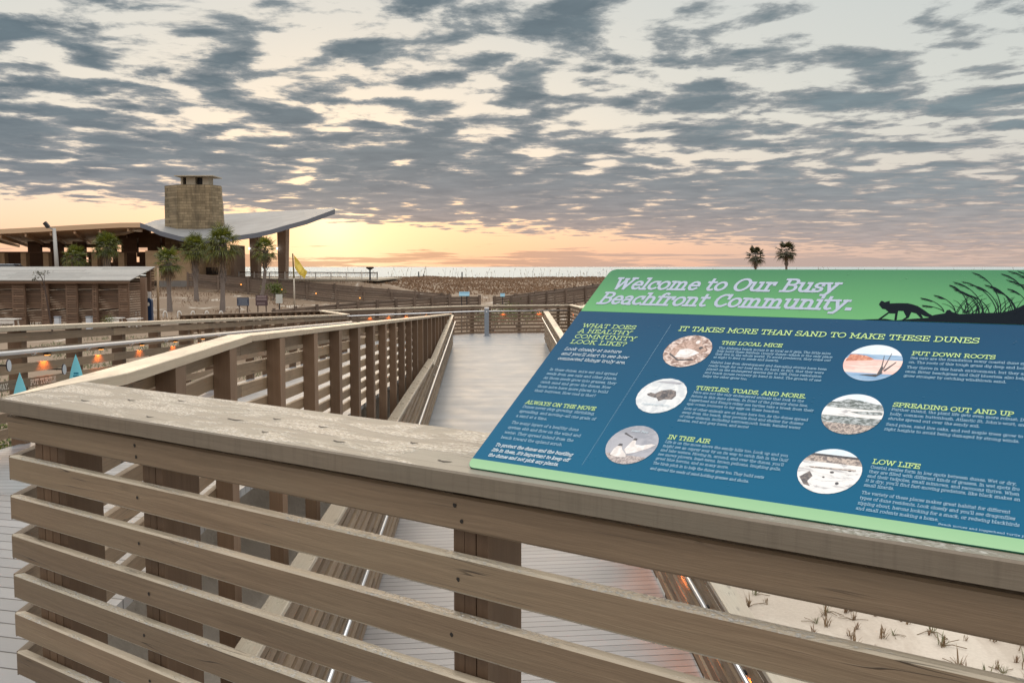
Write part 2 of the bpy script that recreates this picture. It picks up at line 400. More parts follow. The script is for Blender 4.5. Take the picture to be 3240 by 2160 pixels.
# ------------------------------------------------------------------ path sweeping (railings, decks)
class Path:
    def __init__(s, pts, side):
        s.p = [Vector(p) for p in pts]; s.side = side; s.L = [0.]
        for a, b in zip(s.p, s.p[1:]): s.L.append(s.L[-1] + (b - a).to_2d().length)
        s.len = s.L[-1]
    def seg(s, u):
        for i in range(len(s.p) - 1):
            if u <= s.L[i + 1] or i == len(s.p) - 2: return i
    def segn(s, i):
        d = (s.p[i + 1] - s.p[i]).to_2d().normalized()
        return Vector((-d.y, d.x, 0)) * s.side
    def segd(s, i):
        d = (s.p[i + 1] - s.p[i]).to_2d().normalized(); return Vector((d.x, d.y, 0))
    def at(s, u):
        i = s.seg(u); L = s.L[i + 1] - s.L[i]; k = (u - s.L[i]) / L
        return s.p[i].lerp(s.p[i + 1], k)
    def nrm(s, u):
        for i in range(1, len(s.p) - 1):
            if abs(u - s.L[i]) < 1e-5:
                a, b = s.segn(i - 1), s.segn(i); m_ = a + b
                return m_ / (1 + a.dot(b))
        return s.segn(s.seg(u))
    def stations(s, a, b, step=None):
        us = [a] + [x for x in s.L if a + 1e-4 < x < b - 1e-4] + [b]
        if step:
            r = []
            for x, y in zip(us, us[1:]):
                n = max(1, int((y - x) / step)); r += [x + (y - x) * i / n for i in range(n)]
            us = r + [b]
        return us
    def board(s, mb, prof, a, b, step=None, jit=None, ti=.5, mi=0):
        us = s.stations(a, b, step); rings = []
        v0 = random.random() * 20
        for u in us:
            p = s.at(u); n = s.nrm(u)
            j = jit(u) if jit else (0, 0)
            r = [p + n * (o + j[0]) + Vector((0, 0, z + j[1])) for o, z in prof]
            if s.side < 0: r.reverse()
            rings.append(r)
        # outward orientation: ring must turn counter-clockwise seen along -travel
        mb.rings(rings, us, mi=mi, ti=ti, v0=v0)

def rr(o0, o1, z0, z1, r=.004):
    """profile with eased corners, ordered for outward faces"""
    return [(o0 + r, z0), (o0, z0 + r), (o0, z1 - r), (o0 + r, z1), (o1 - r, z1), (o1, z1 - r), (o1, z0 + r), (o1 - r, z0)]
def sq(o0, o1, z0, z1): return [(o0, z0), (o0, z1), (o1, z1), (o1, z0)]

SLATS = [(-.158, -.069)] + [(-.225 - .155 * i - .095, -.225 - .155 * i) for i in range(6)]
RG = random.Random(3)

def step_light(root, p, outn, energy=1.2):
    """small lit lamp under a handrail shining down on the slats"""
    mb = MB(); c = p
    d = Vector((-outn.y, outn.x, 0))
    o = c - d * .035 - outn * .02 + Vector((0, 0, 0)); mb.box(o, d * .07, outn * .05, Vector((0, 0, .022)), mi=0)
    mb.box(c - d * .028 - outn * .014 + Vector((0, 0, -.008)), d * .056, outn * .038, Vector((0, 0, .0075)), mi=1)
    ob = mb.build('step_light', [M_DARK, M_LAMP], root)
    li = bpy.data.lights.new('lamp_light', 'SPOT'); li.energy = energy * 5.5; li.color = (1., .24, .03); li.spot_size = R(125); li.spot_blend = .5; li.shadow_soft_size = .012
    lo = bpy.data.objects.new('lamp_light', li); COL.objects.link(lo); lo.parent = root
    pos = c + Vector((0, 0, -.02)) - outn * .01
    lo.matrix_local = WMX[root].inverted() @ (Matrix.Translation(pos) @ (Vector((outn.x * .42, outn.y * .42, -1))).to_track_quat('-Z', 'Y').to_matrix().to_4x4())

def rail(name, label, cat, path, a, b, H=1.19, capo=(-.035, .17), capt=.05, capmat=None, slatmat=None, postmat=None, posts=(), post_w=.114, post_o=(.04, .18), plies=1,
         zfoot=None, hand=None, lamps=(), near=False, post_up=0., lamp_e=.9, board=4.2, slats=SLATS, cap=True, group=None, handrange=None):
    slatmat = slatmat or M_RAIL; capmat = capmat or M_CAP; postmat = postmat or M_POST
    p0 = path.at(a); root = empty(name, (p0.x, p0.y, p0.z - H), label, cat, group)
    step = .12 if near else None
    def joints(first):
        us = [a]; x = a + first
        while x < b - .5: us.append(x); x += board
        us.append(b); return us
    if cap:
        mb = MB(); js = joints(board * .55)
        for x, y in zip(js, js[1:]):
            g = .0025
            dzv = RG.uniform(-.002, .002)
            path.board(mb, rr(capo[0], capo[1], -capt, 0, .005), x + (g if x > a else 0), y - (g if y < b else 0), step, (lambda u, d=dzv: (0, d)), ti=RG.random())
        mb.build('top_rail', capmat, root)
    for r, (z0, z1) in enumerate(slats):
        mb = MB(); js = joints(board * (.35 if r % 2 else .8))
        for x, y in zip(js, js[1:]):
            ph, am = RG.uniform(0, 6), (.0006 if r == 0 else RG.uniform(.0012, .003))
            jit = (lambda u, ph=ph, am=am: (am * .5 * math.sin(u * 2.1 + ph * 2), am * math.sin(u * 1.3 + ph))) if near else None
            path.board(mb, rr(0, .038, z0, z1, .006) if near else sq(0, .038, z0, z1), x + (.002 if x > a else 0), y - (.002 if y < b else 0), step, jit, ti=RG.random())
        if near:
            for u in posts:
                if a < u < b:
                    i = path.seg(u); d = path.segd(i); n = path.segn(i)
                    for q_ in ((.3, .72) if r == 0 else (RG.uniform(.4, .6),)):
                        c = path.at(u + RG.uniform(-.03, .03)) + Vector((0, 0, lerp(z0, z1, q_))) - n * .0015
                        ra = .0062
                        mb.face([c + d * ra * math.cos(k * .785) * RG.uniform(.7, 1.2) + Vector((0, 0, ra * math.sin(k * .785) * RG.uniform(.7, 1.2))) for k in range(8)], None, 1)
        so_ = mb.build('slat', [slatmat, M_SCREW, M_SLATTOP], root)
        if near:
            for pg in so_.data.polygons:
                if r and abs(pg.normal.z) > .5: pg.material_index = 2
    for u in posts:
        if not (a - .2 < u < b + .2): continue
        uu = min(max(u, a), b); i = path.seg(uu); d = path.segd(i); n = path.segn(i); p = path.at(uu)
        top = p.z - capt - .002 + post_up; bot = (p.z - H - .3) if zfoot is None else zfoot(p)
        mb = MB(); w = post_w / plies
        for k in range(plies):
            o = p + d * (-post_w / 2 + k * w + (.0015 if plies > 1 else 0)) + n * (post_o[0] + (RG.uniform(0, .004) if plies > 1 else 0)); o.z = bot
            mb.box(o, (0, 0, top - bot), d * (w - (.003 if plies > 1 else 0)), n * (post_o[1] - post_o[0]), u0=RG.uniform(0, 9), v0=RG.uniform(0, 9), ti=RG.random())
        mb.build('post', postmat, root)
    if hand:
        ho, hz, hr = hand
        ha, hb = handrange or (a + .1, b - .1)
        pts = [path.at(u) + path.nrm(u) * ho + Vector((0, 0, hz)) for u in path.stations(ha, hb, 4)]
        mb = MB(); mb.tube(pts, hr, 12); h = mb.build('handrail', M_STEEL, root, smooth=True)
        for u in posts:
            if ha < u < hb:
                mb = MB(); p = path.at(u) + Vector((0, 0, hz)); n = path.nrm(u)
                mb.tube([p + n * .0, p + n * (ho * .5) + Vector((0, 0, -.05)), p + n * ho + Vector((0, 0, -hr * .8))], .008, 6)
                mb.build('bracket', M_STEEL, h, smooth=True)
    for u in lamps:
        p = path.at(u) + Vector((0, 0, hand[1] - .055 if hand else -.3)); n = path.segn(path.seg(u))
        step_light(root, p + n * -.045, n, lamp_e)
    return root

# ------------------------------------------------------------------ ground, sea
def frange(a, b, st):
    r = []; x = a
    while x < b - 1e-6: r.append(x); x += st
    return r + [b]
def ground():
    xs = frange(-420, -70, 25) + frange(-65, -8, 2.5) + frange(-6.5, -2.5, .4) + frange(-2, 9, .55) + frange(10, 70, 2.2) + frange(75, 420, 25)
    ys = frange(-160, -10, 25) + frange(-6, 4, 2) + frange(4.6, 24, .6) + frange(25, 85, 1.8) + frange(86, 216, 1.8) + [230, 260, 400]
    vs = [(x, y, gz(x, y)) for y in ys for x in xs]; nx = len(xs)
    fs = [(j * nx + i, j * nx + i + 1, (j + 1) * nx + i + 1, (j + 1) * nx + i) for j in range(len(ys) - 1) for i in range(nx - 1)]
    me = bpy.data.meshes.new('ground'); me.from_pydata(vs, [], fs)
    me.polygons.foreach_set('use_smooth', [True] * len(fs))
    m_, k, b = mat('dune_sand')
    pos = k.node('ShaderNodeNewGeometry').outputs['Position']
    px, py, pz = k.sep(pos)
    n = k.noise(pos, 22., 4., .6); big = k.noise(k.comb(k.m('MULTIPLY', px, .8), k.m('MULTIPLY', py, .4), 0.), .55, 7., .68, .6)
    sand = k.mix(n, srgb(178, 168, 155), srgb(204, 194, 180))
    brown = k.mix(k.noise(pos, 3., 5., .7), srgb(98, 78, 60), srgb(138, 116, 92))
    far = k.ss(py, 34., 44.)
    dune = k.ss(py, 98., 112.)
    thr = k.m('ADD', k.m('ADD', k.m('MULTIPLY', far, .15), k.m('MULTIPLY', dune, .14)), k.m('MULTIPLY', k.ss(px, -5.2, -6.5), k.m('MULTIPLY', k.ss(py, 45., 38.), .2)))
    thr = k.m('SUBTRACT', thr, k.m('MULTIPLY', k.ss(py, 158., 165.), .4))
    veg = k.ss(k.m('ADD', big, thr), .47, .60)
    k.set(b, 'Base Color', k.mix(k.m('MULTIPLY', veg, k.m('MAXIMUM', k.lin(far, 0, 1, .25, .92), k.m('MULTIPLY', k.ss(px, -5.2, -6.5), .9))), sand, brown))
    b.inputs['Roughness'].default_value = .9
    foot = k.noise(pos, 4.5, 3., .55)
    k.set(b, 'Normal', k.bump(k.m('ADD', k.m('MULTIPLY', foot, .8), k.m('MULTIPLY', n, .15)), .6, .06))
    me.materials.append(m_)
    o = bpy.data.objects.new('ground', me); COL.objects.link(o); tag(o, kind='structure')
    # sea
    m_, k, b = mat('sea_water')
    pos = k.node('ShaderNodeNewGeometry').outputs['Position']; px, py, pz = k.sep(pos)
    wv = k.noise(k.comb(k.m('MULTIPLY', px, .012), k.m('MULTIPLY', py, .035), 0.), 1., 6., .6)
    k.set(b, 'Base Color', k.mix(wv, srgb(150, 160, 162), srgb(178, 184, 182)))
    k.set(b, 'Roughness', .5); b.inputs['Specular IOR Level'].default_value = .3
    k.set(b, 'Normal', k.bump(k.noise(k.comb(k.m('MULTIPLY', px, .15), k.m('MULTIPLY', py, .5), 0.), 1., 6., .6), .5, .6))
    mb = MB(); mb.face([(-30000, 190, -6.2), (30000, 190, -6.2), (30000, 45000, -6.2), (-30000, 45000, -6.2)])
    tag(mb.build('water', m_), kind='structure')
ground()

# ------------------------------------------------------------------ the near landing: railing lines
ND = Vector((-.80602, .59189, 0)); NN = Vector((.59189, .80602, 0)); ZT = ZC - .5
CORNER = NN * 1.862 + ND * 3.775
c_right = NN * 1.862 + ND * -2.2
KX, KY = -2.075, 7.2
END3 = (-2.44, 37.4)
def zramp1(y): return ZT - max(0, y - KY) * .0426
INNER = Path([(c_right.x, c_right.y, ZT), (CORNER.x, CORNER.y, ZT), (KX, KY, ZT), (END3[0], END3[1], zramp1(END3[1]))], -1)
uC = INNER.L[1]
def fgu(tv): return uC - (3.775 - tv)    # arclength from the distance along the near railing

def near_rail():
    posts = [fgu(x) for x in (1.53, 2.90, .16, -1.2)]
    root = rail('railing', 'near grey brown slatted railing with a wide wet top board under the sign', 'railing', INNER, 0, uC, posts=posts, plies=3, near=True, cap=False, board=20, post_o=(.042, .186))
    # wide shelf-like top board
    f0 = NN * 1.830; bk = NN * 2.325
    poly = [f0 + ND * 3.765, bk + ND * 4.02, bk + ND * -2.3, f0 + ND * -2.3]
    # subdivided front edge with small chips
    front = []
    rg = random.Random(5); n = 160
    for i in range(n + 1):
        x = lerp(3.765, -2.3, i / n)
        chip = 0
        front.append(f0 + ND * x + NN * (chip + .0010 * math.sin(x * 7) + .0005 * math.sin(x * 31)))
    back = [bk + ND * lerp(-2.3, 4.02, i / 40) + NN * .002 * math.sin(i) for i in range(41)]
    pts = [(p.x, p.y) for p in front + back]
    mb = MB(); mb.prism(pts, ZT - .052, ZT, gd=(ND.x, ND.y), chamfer=.005, ti=.5, smi=2)
    # open checks and nail holes in the top board
    for (x, nn_, L) in ((3.45, 1.99, .06), (3.32, 2.1, .05), (3.15, 2.2, .05), (2.62, 2.03, .085), (2.52, 2.12, .04), (2.35, 1.93, .03), (2.05, 1.95, .05), (1.62, 1.91, .05), (1.86, 2.06, .03), (2.28, 2.1, .04), (2.9, 1.9, .04)):
        c = NN * nn_ + ND * x + Vector((0, 0, ZT + .0012))
        pp = []
        for k in range(10):
            a = k * math.pi / 5; pp.append(c + ND * (math.cos(a) * L / 2) + NN * (math.sin(a) * .006 * (1 + .5 * math.sin(k * 2.1)) + .004 * math.cos(a * 2)))
        mb.face(pp, None, 1)
    mb.build('top_rail', [M_CAPWET, M_SCREW, M_EDGEW], root)
    # corner post of doubled boards and the next bay
    for (tv, w, pl) in ((3.55, .215, 4),):
        mb = MB(); d = -ND
        for k in range(pl):
            o = NN * (1.862 + .043) + ND * (tv + w / 2 - k * w / pl); o.z = -.3
            mb.box(o, (0, 0, ZT - .055 + .3), d * (w / pl - .004), NN * (.14 + .006 * (k % 2)), u0=k * 3.1, v0=k * 1.7, ti=RG.random())
        mb.build('post', M_POST, root)
    return root
near_rail()

def inner_rail():
    posts = [INNER.L[1] + x for x in (1.72, 2.92)] + [uC + 4.5 + 1.5 * i for i in range(20)]
    root = rail('railing', 'long inner slatted railing descending beside the upper ramp, thick posts toward the viewer', 'railing', INNER, uC, INNER.len, posts=posts, capo=(-.01, .165), near=False, cap=False, board=4.5, post_w=.19, post_o=(.04, .152),
                zfoot=lambda p: p.z - 3.2 if p.y < 25 else p.z - 2.2)
    mb = MB(); br = [uC, INNER.L[2], INNER.L[2] + 2.9, INNER.L[2] + 5.3, INNER.L[2] + 9.7, INNER.L[2] + 14, INNER.L[2] + 18.5, INNER.L[2] + 23, INNER.len]
    # first board starts on the slanted cut of the near top board
    i0 = NN * 2.325 + ND * 4.025
    def edge(o, u): q_ = INNER.at(u) + INNER.nrm(u) * o; return (q_.x, q_.y)
    L1 = INNER.L[2]
    o1 = NN * 1.830 + ND * 3.772
    pl = [(o1.x, o1.y), edge(-.012, L1 - .003), edge(.158, L1 - .003), edge(.158, uC + .85), (i0.x, i0.y)]
    mb.prism(pl, ZT - .052, ZT + .001, gd=(0, 1), chamfer=.004, ti=.55)
    for a, b in zip(br[1:], br[2:]): INNER.board(mb, rr(-.012, .158, -.05, 0, .005), a + .003, b - .003, ti=RG.random())
    mb.build('top_rail', M_CAP, root)
    return root
inner_rail()

# outer railing of the upper ramp (left) ---------------------------------
def ex(y): return -4.80 - .0139 * y
EY1 = 31.4
OUT = Path([(ex(-3) , -3, ZT + .02), (ex(7.2), 7.2, ZT + .02), (ex(EY1), EY1, zramp1(EY1) + .02), (-7.5, 38.7, -.02)], 1)
def out_u(y): return y + 3
outer = rail('railing', 'left outer slatted railing with steel handrail, orange lamps and toy like sail signs', 'railing', OUT, 0, OUT.len, posts=[out_u(y) for y in frange(-2, 38, 1.33)], hand=(-.085, -.255, .024), handrange=(.1, out_u(EY1) + .2),
     lamps=[out_u(y) for y in (8.95, 10.3, 11.7, 13.05, 14.4, 15.75, 17.1, 18.45, 19.8, 21.2)], zfoot=lambda p: p.z - 2.2, board=4.0)

# far platform railing ----------------------------------------------------
ZD = ZC - 1.715
FARP = Path([(-7.5, 38.75, ZD), (-1.7, 43.7, ZD), (2.62, 44.5, ZD), (2.95, 41.2, ZD)], 1)
rail('railing', 'far platform slatted railing crossing behind the grey post with orange lamps', 'railing', FARP, 0, FARP.len, H=1.25, capmat=M_CAP, slatmat=M_RAILD, posts=[.1, 1.3, 2.6, 3.9, 5.2, 6.5, 7.6, 8.35, 9.7, 11.5, 12.0, 14.6, 15.3], hand=(-.085, -.26, .024), handrange=(.4, FARP.L[2] - .1),
     lamps=[2.2, 3.1, 4.0, 5.0, 6.3, 8.95, 10.6, 13.0], slats=SLATS + [(-1.25 + .0, -1.165)], zfoot=lambda p: -2.8, board=4.4)
SIDEP = Path([(3.0, 41.2, ZD), (5.6, 58.0, ZD + .1)], 1)
rail('railing', 'short railing running off to the right behind the sign', 'railing', SIDEP, 0, SIDEP.len, H=1.25, slatmat=M_RAILD, posts=frange(.1, 17, 1.4), zfoot=lambda p: -2.8)

# railings of the lower ramp ----------------------------------------------
def zl(y): return ZC - (1.78 + .0432 * (37.5 - y))      # top-rail height of the lower ramp
def bx(y): return -1.39 - .0226 * y
def cx_(y): return 2.14 - .0226 * y
MIDL = Path([(bx(5.5), 5.5, zl(5.5)), (bx(36.9), 36.9, zl(36.9))], 1)
SCZ = -.56                                              # level top of the tall screen part
mid_posts = frange(.4, 31, 1.5)
midl = rail('railing', 'inner railing of the lower ramp seen edge on, rising into a tall slatted screen', 'railing', MIDL, 0, MIDL.len, posts=[u for u in mid_posts if u > 18.2], post_o=(.04, .10), cap=False, hand=(-.085, -.25, .022), board=4.5, zfoot=lambda p: p.z - 1.6)
mb = MB()
for a_, b_ in ((18.3, 22.6), (22.606, 27.0), (27.006, MIDL.len)): MIDL.board(mb, rr(-.03, .12, -.05, 0, .005), a_, b_, ti=RG.random())
mb.build('top_rail', M_CAP, midl)
for k_ in range(7):
    off = .03 + .152 * k_; ymax = 5.5
    while ymax < 23.5 and zl(ymax) + off + .095 < SCZ - .05: ymax += .05
    if ymax < 6.5: continue
    mb = MB(); u_ = ymax - 5.5; x_0 = 0.
    while x_0 < u_ - .3:
        x_1 = min(u_, x_0 + 4.5); MIDL.board(mb, sq(0, .038, off, off + .095), x_0, x_1 - .003, ti=RG.random()); x_0 = x_1
    mb.build('slat', M_RAIL, midl)
LEV = Path([(bx(5.5), 5.5, SCZ), (bx(24), 24, SCZ)], 1)
mb = MB()
for a_, b_ in ((0, 4.2), (4.206, 9.0), (9.006, 13.6), (13.606, LEV.len)): LEV.board(mb, rr(-.03, .13, -.045, 0, .005), a_, b_, ti=RG.random())
mb.build('top_rail', M_CAP, midl)
mb = MB()
for a_, b_ in ((0, 6.2), (6.206, 12.0), (12.006, LEV.len - .6)): LEV.board(mb, sq(.001, .0365, -.145, -.05), a_, b_, ti=RG.random())
mb.build('slat', M_RAIL, midl)
for u_ in mid_posts:
    if u_ <= 18.2:
        p_ = MIDL.at(u_); n_ = MIDL.segn(0); d_ = MIDL.segd(0); o_ = p_ - d_ * .057 + n_ * .042; o_.z = p_.z - 1.6
        mb = MB(); mb.box(o_, (0, 0, SCZ - .05 - o_.z), d_ * .114, n_ * .06, u0=u_, ti=RG.random()); mb.build('post', M_POST, midl)
MIDR = Path([(cx_(5.5), 5.5, zl(5.5)), (cx_(38.5), 38.5, zl(38.5))], -1)
rail('railing', 'right railing of the lower ramp passing behind the sign, lamps along its handrail', 'railing', MIDR, 0, MIDR.len, posts=frange(.4, 33, 1.5), hand=(-.085, -.25, .022), lamps=[1.0, 2.4, 3.8, 5.2, 6.6, 8.0, 12, 16], lamp_e=2.4, board=4.5, zfoot=lambda p: p.z - 1.7)

# ------------------------------------------------------------------ decks
def deck(name, poly, zs, m_, th=.06):
    mb = MB(); mb.prism(poly, [z - th for z in zs], list(zs)); o = mb.build(name, m_); tag(o, kind='structure'); return o
c0 = CORNER
deck('boardwalk', [(ex(-4) - .1, -4), (ex(7.2) - .1, 7.2), (KX, 7.2), (c0.x, c0.y), (c_right.x, c_right.y), (5.5, -4)], [0.0] * 6, M_DECK0)
z1 = zramp1(37.4) - 1.19
deck('ramp', [(ex(7.204) - .1, 7.204), (ex(31.4) - .1, 31.4), (-5.3, 37.4), (END3[0], 37.4), (KX, 7.204)], [0., zramp1(31.4) - 1.19, z1, z1, 0.], M_DECK1)
deck('platform', [(-7.5, 38.6), (-1.7, 43.65), (2.6, 44.45), (3.2, 37.404), (-5.3, 37.404), (-5.25, 31.5)], [z1] * 5 + [zramp1(31.4) - 1.19 - .02], M_DECK1)
deck('ramp', [(bx(16) - .03, 16), (bx(37.398) - .03, 37.398), (cx_(37.398) + .03, 37.398), (cx_(16) + .03, 16)], [zl(16) - 1.19, z1 - .004, z1 - .004, zl(16) - 1.19], M_DECK1)
deck('boardwalk', [(bx(4.5) - .03, 4.5), (bx(15.996) - .03, 15.996), (cx_(15.996) + .03, 15.996), (cx_(4.5) + .03, 4.5)], [zl(4.5) - 1.19, zl(16) - 1.19, zl(16) - 1.19, zl(4.5) - 1.19], M_DECK2)
M_CONC = simple('concrete', srgb(176, 174, 166), .85, 0, .12, 5, .2)
deck('kerb', [(cx_(6) + .22, 6), (cx_(22) + .22, 22), (cx_(22) + .62, 22), (cx_(6) + .66, 6)], [-2.86, -2.74, -2.74, -2.86], M_CONC, .3)

# ------------------------------------------------------------------ slab lettering (drawn strokes)
def arc(cx, cy, rx, ry, a0, a1, n=None):
    n = n or max(3, int(abs(a1 - a0) / 30))
    return [(cx + rx * math.cos(R(a0 + (a1 - a0) * i / n)), cy + ry * math.sin(R(a0 + (a1 - a0) * i / n))) for i in range(n + 1)]
def sf(x, y, l=.13, r=.13): return [(x - l, y), (x + r, y)]
G = {}
def g(ch, w, *st): G[ch] = (w, st)
g('A', .92, [(.14, 0), (.42, 1), (.50, 1), (.78, 0)], [(.25, .34), (.67, .34)], sf(.14, 0), sf(.78, 0))
g('B', .86, [(.2, 0), (.2, 1)], [(.05, 1)] + arc(.48, .765, .24, .235, 90, -90) + [(.2, .53)], arc(.5, .265, .27, .265, 90, -90) + [(.05, 0)])
g('C', .86, arc(.47, .5, .39, .5, 48, 318), [(.74, .66), (.74, .98)])
g('D', .92, [(.2, 0), (.2, 1)], [(.05, 1)] + arc(.44, .5, .40, .5, 90, -90) + [(.05, 0)])
g('E', .82, [(.2, 0), (.2, 1)], [(.05, 1), (.72, 1), (.72, .76)], [(.2, .52), (.54, .52)], [(.54, .63), (.54, .41)], [(.05, 0), (.74, 0), (.74, .26)])
g('F', .78, [(.2, 0), (.2, 1)], [(.05, 1), (.72, 1), (.72, .76)], [(.2, .5), (.54, .5)], [(.54, .61), (.54, .39)], sf(.2, 0, .15, .2))
g('G', .92, arc(.47, .5, .39, .5, 50, 345), [(.74, .68), (.74, .97)], [(.55, .42), (.95, .42)], [(.83, .42), (.83, .08)])
g('H', 1.0, [(.2, 0), (.2, 1)], [(.78, 0), (.78, 1)], [(.2, .52), (.78, .52)], sf(.2, 0), sf(.2, 1), sf(.78, 0), sf(.78, 1))
g('I', .46, [(.23, 0), (.23, 1)], sf(.23, 0, .17, .17), sf(.23, 1, .17, .17))
g('J', .6, [(.42, 1), (.42, .22)] + arc(.24, .22, .18, .22, 0, -150), sf(.42, 1, .2, .14))
g('K', .94, [(.2, 0), (.2, 1)], [(.2, .42), (.70, 1)], [(.38, .62), (.76, 0)], sf(.2, 0), sf(.2, 1), sf(.74, 0), sf(.70, 1))
g('L', .78, [(.2, 0), (.2, 1)], sf(.2, 1, .15, .17), [(.05, 0), (.72, 0), (.72, .3)])
g('M', 1.14, [(.2, 0), (.2, 1), (.57, .3), (.94, 1), (.94, 0)], sf(.2, 0), sf(.94, 0), [(.06, 1), (.22, 1)], [(.92, 1), (1.08, 1)])
g('N', 1.0, [(.2, 0), (.2, 1), (.78, 0), (.78, 1)], sf(.2, 0), sf(.78, 1), [(.06, 1), (.22, 1)])
g('O', .94, arc(.47, .5, .40, .5, 0, 360, 20))
g('P', .82, [(.2, 0), (.2, 1)], [(.05, 1)] + arc(.48, .73, .27, .27, 90, -90) + [(.2, .46)], sf(.2, 0, .15, .2))
g('Q', .94, arc(.47, .5, .40, .5, 0, 360, 20), [(.45, .2), (.8, -.12)])
g('R', .92, [(.2, 0), (.2, 1)], [(.05, 1)] + arc(.48, .75, .26, .25, 90, -90) + [(.2, .5)], [(.46, .5), (.74, 0)], sf(.2, 0), sf(.78, 0, .1, .1))
g('S', .8, arc(.4, .75, .28, .25, 35, 270, 8) + arc(.4, .25, .31, .25, 90, -145, 8), [(.66, .76), (.66, 1)], [(.1, .24), (.1, 0)])
g('T', .86, [(.43, 0), (.43, 1)], [(.07, .74), (.07, 1), (.79, 1), (.79, .74)], sf(.43, 0, .17, .17))
g('U', .96, [(.2, 1), (.2, .32)] + arc(.48, .32, .28, .32, 180, 360) + [(.76, 1)], sf(.2, 1), sf(.76, 1))
g('V', .92, [(.14, 1), (.46, 0), (.78, 1)], sf(.14, 1), sf(.78, 1))
g('W', 1.3, [(.14, 1), (.4, 0), (.65, .9), (.9, 0), (1.16, 1)], sf(.14, 1), sf(1.16, 1), sf(.65, .92, .08, .08))
g('X', .9, [(.15, 0), (.73, 1)], [(.15, 1), (.75, 0)], sf(.15, 0), sf(.75, 0), sf(.15, 1), sf(.73, 1))
g('Y', .88, [(.14, 1), (.44, .45), (.74, 1)], [(.44, .45), (.44, 0)], sf(.14, 1), sf(.74, 1), sf(.44, 0, .16, .16))
g('Z', .8, [(.1, .76), (.1, 1), (.68, 1), (.1, 0), (.72, 0), (.72, .25)])
x_ = .70
g('a', .74, arc(.35, .50, .22, .2, 150, 0) + [(.57, 0), (.7, 0)], [(.57, .42)] + arc(.34, .21, .24, .21, 90, 270) + [(.57, .1)])
g('b', .80, [(.04, 1), (.2, 1), (.2, 0)], arc(.43, .35, .27, .35, 150, -150))
g('c', .68, arc(.38, .35, .29, .35, 50, 315), [(.59, .48), (.59, .68)])
g('d', .82, [(.46, 1), (.62, 1), (.62, 0), (.76, 0)], arc(.38, .35, .28, .35, 30, 330))
g('e', .70, [(.1, .37), (.62, .37)] + arc(.37, .37, .26, .33, 0, 180) + arc(.37, .35, .27, .35, 180, 320))
g('f', .50, [(.22, 0), (.22, .78)] + arc(.40, .78, .18, .24, 180, 50), [(.05, .7), (.45, .7)], sf(.22, 0, .16, .2))
g('g', .76, arc(.36, .36, .26, .34, 0, 360, 14), [(.76, .7), (.62, .7), (.62, -.05)] + arc(.38, -.05, .24, .24, 0, -150))
g('h', .86, [(.04, 1), (.2, 1), (.2, 0)], arc(.42, .45, .22, .25, 170, 0) + [(.64, 0)], sf(.2, 0), sf(.64, 0))
g('i', .42, [(.05, .7), (.21, .7), (.21, 0)], sf(.21, 0, .16, .16), [(.21, .92), (.21, 1.02)])
g('j', .42, [(.05, .7), (.23, .7), (.23, -.1)] + arc(.07, -.1, .16, .2, 0, -120), [(.23, .92), (.23, 1.02)])
g('k', .82, [(.04, 1), (.2, 1), (.2, 0)], [(.2, .28), (.58, .7)], [(.34, .42), (.62, 0)], sf(.2, 0), sf(.62, 0, .1, .14), sf(.58, .7, .1, .12))
g('l', .42, [(.05, 1), (.21, 1), (.21, 0)], sf(.21, 0, .16, .16))
g('m', 1.22, [(.04, .7), (.2, .7), (.2, 0)], arc(.38, .47, .18, .23, 165, 0) + [(.56, 0)], arc(.76, .47, .20, .23, 165, 0) + [(.96, 0)], sf(.2, 0), sf(.58, 0), sf(.98, 0))
g('n', .86, [(.04, .7), (.2, .7), (.2, 0)], arc(.42, .45, .22, .25, 170, 0) + [(.64, 0)], sf(.2, 0), sf(.66, 0))
g('o', .76, arc(.38, .35, .29, .35, 0, 360, 16))
g('p', .80, [(.04, .7), (.2, .7), (.2, -.3)], arc(.43, .35, .27, .35, 150, -150), sf(.2, -.3, .15, .17))
g('q', .80, arc(.36, .35, .27, .35, 30, 330), [(.6, .7), (.6, -.3)], sf(.6, -.3))
g('r', .64, [(.04, .7), (.2, .7), (.2, 0)], arc(.42, .42, .22, .28, 170, 60), sf(.2, 0, .15, .2), [(.53, .70), (.53, .52)])
g('s', .62, arc(.31, .52, .2, .18, 35, 270, 6) + arc(.31, .17, .22, .17, 90, -145, 6), [(.5, .52), (.5, .7)], [(.1, .18), (.1, 0)])
g('t', .54, [(.22, .95), (.22, .18)] + arc(.38, .18, .16, .18, 180, 310), [(.05, .7), (.46, .7)])
g('u', .86, [(.04, .7), (.18, .7), (.18, .25)] + arc(.4, .25, .22, .25, 180, 350), [(.5, .7), (.64, .7), (.64, 0), (.78, 0)])
g('v', .76, [(.12, .7), (.37, 0), (.62, .7)], sf(.12, .7, .12, .12), sf(.62, .7, .12, .12))
g('w', 1.1, [(.12, .7), (.33, 0), (.55, .62), (.77, 0), (.98, .7)], sf(.12, .7, .12, .12), sf(.98, .7, .12, .12))
g('x', .76, [(.12, 0), (.6, .7)], [(.12, .7), (.62, 0)], sf(.12, 0, .1, .1), sf(.62, 0, .1, .1), sf(.12, .7, .1, .1), sf(.6, .7, .1, .1))
g('y', .76, [(.12, .7), (.38, .02)], [(.63, .7), (.34, -.12), (.24, -.28), (.08, -.28)], sf(.12, .7, .12, .12), sf(.63, .7, .12, .12))
g('z', .66, [(.1, .52), (.1, .7), (.54, .7), (.1, 0), (.56, 0), (.56, .18)])
g('.', .34, [(.1, .02), (.24, .02)], [(.1, .08), (.24, .08)])
g(',', .34, [(.2, .06), (.12, -.16)])
g("'", .26, [(.13, 1), (.11, .76)])
g('-', .5, [(.08, .36), (.42, .36)])
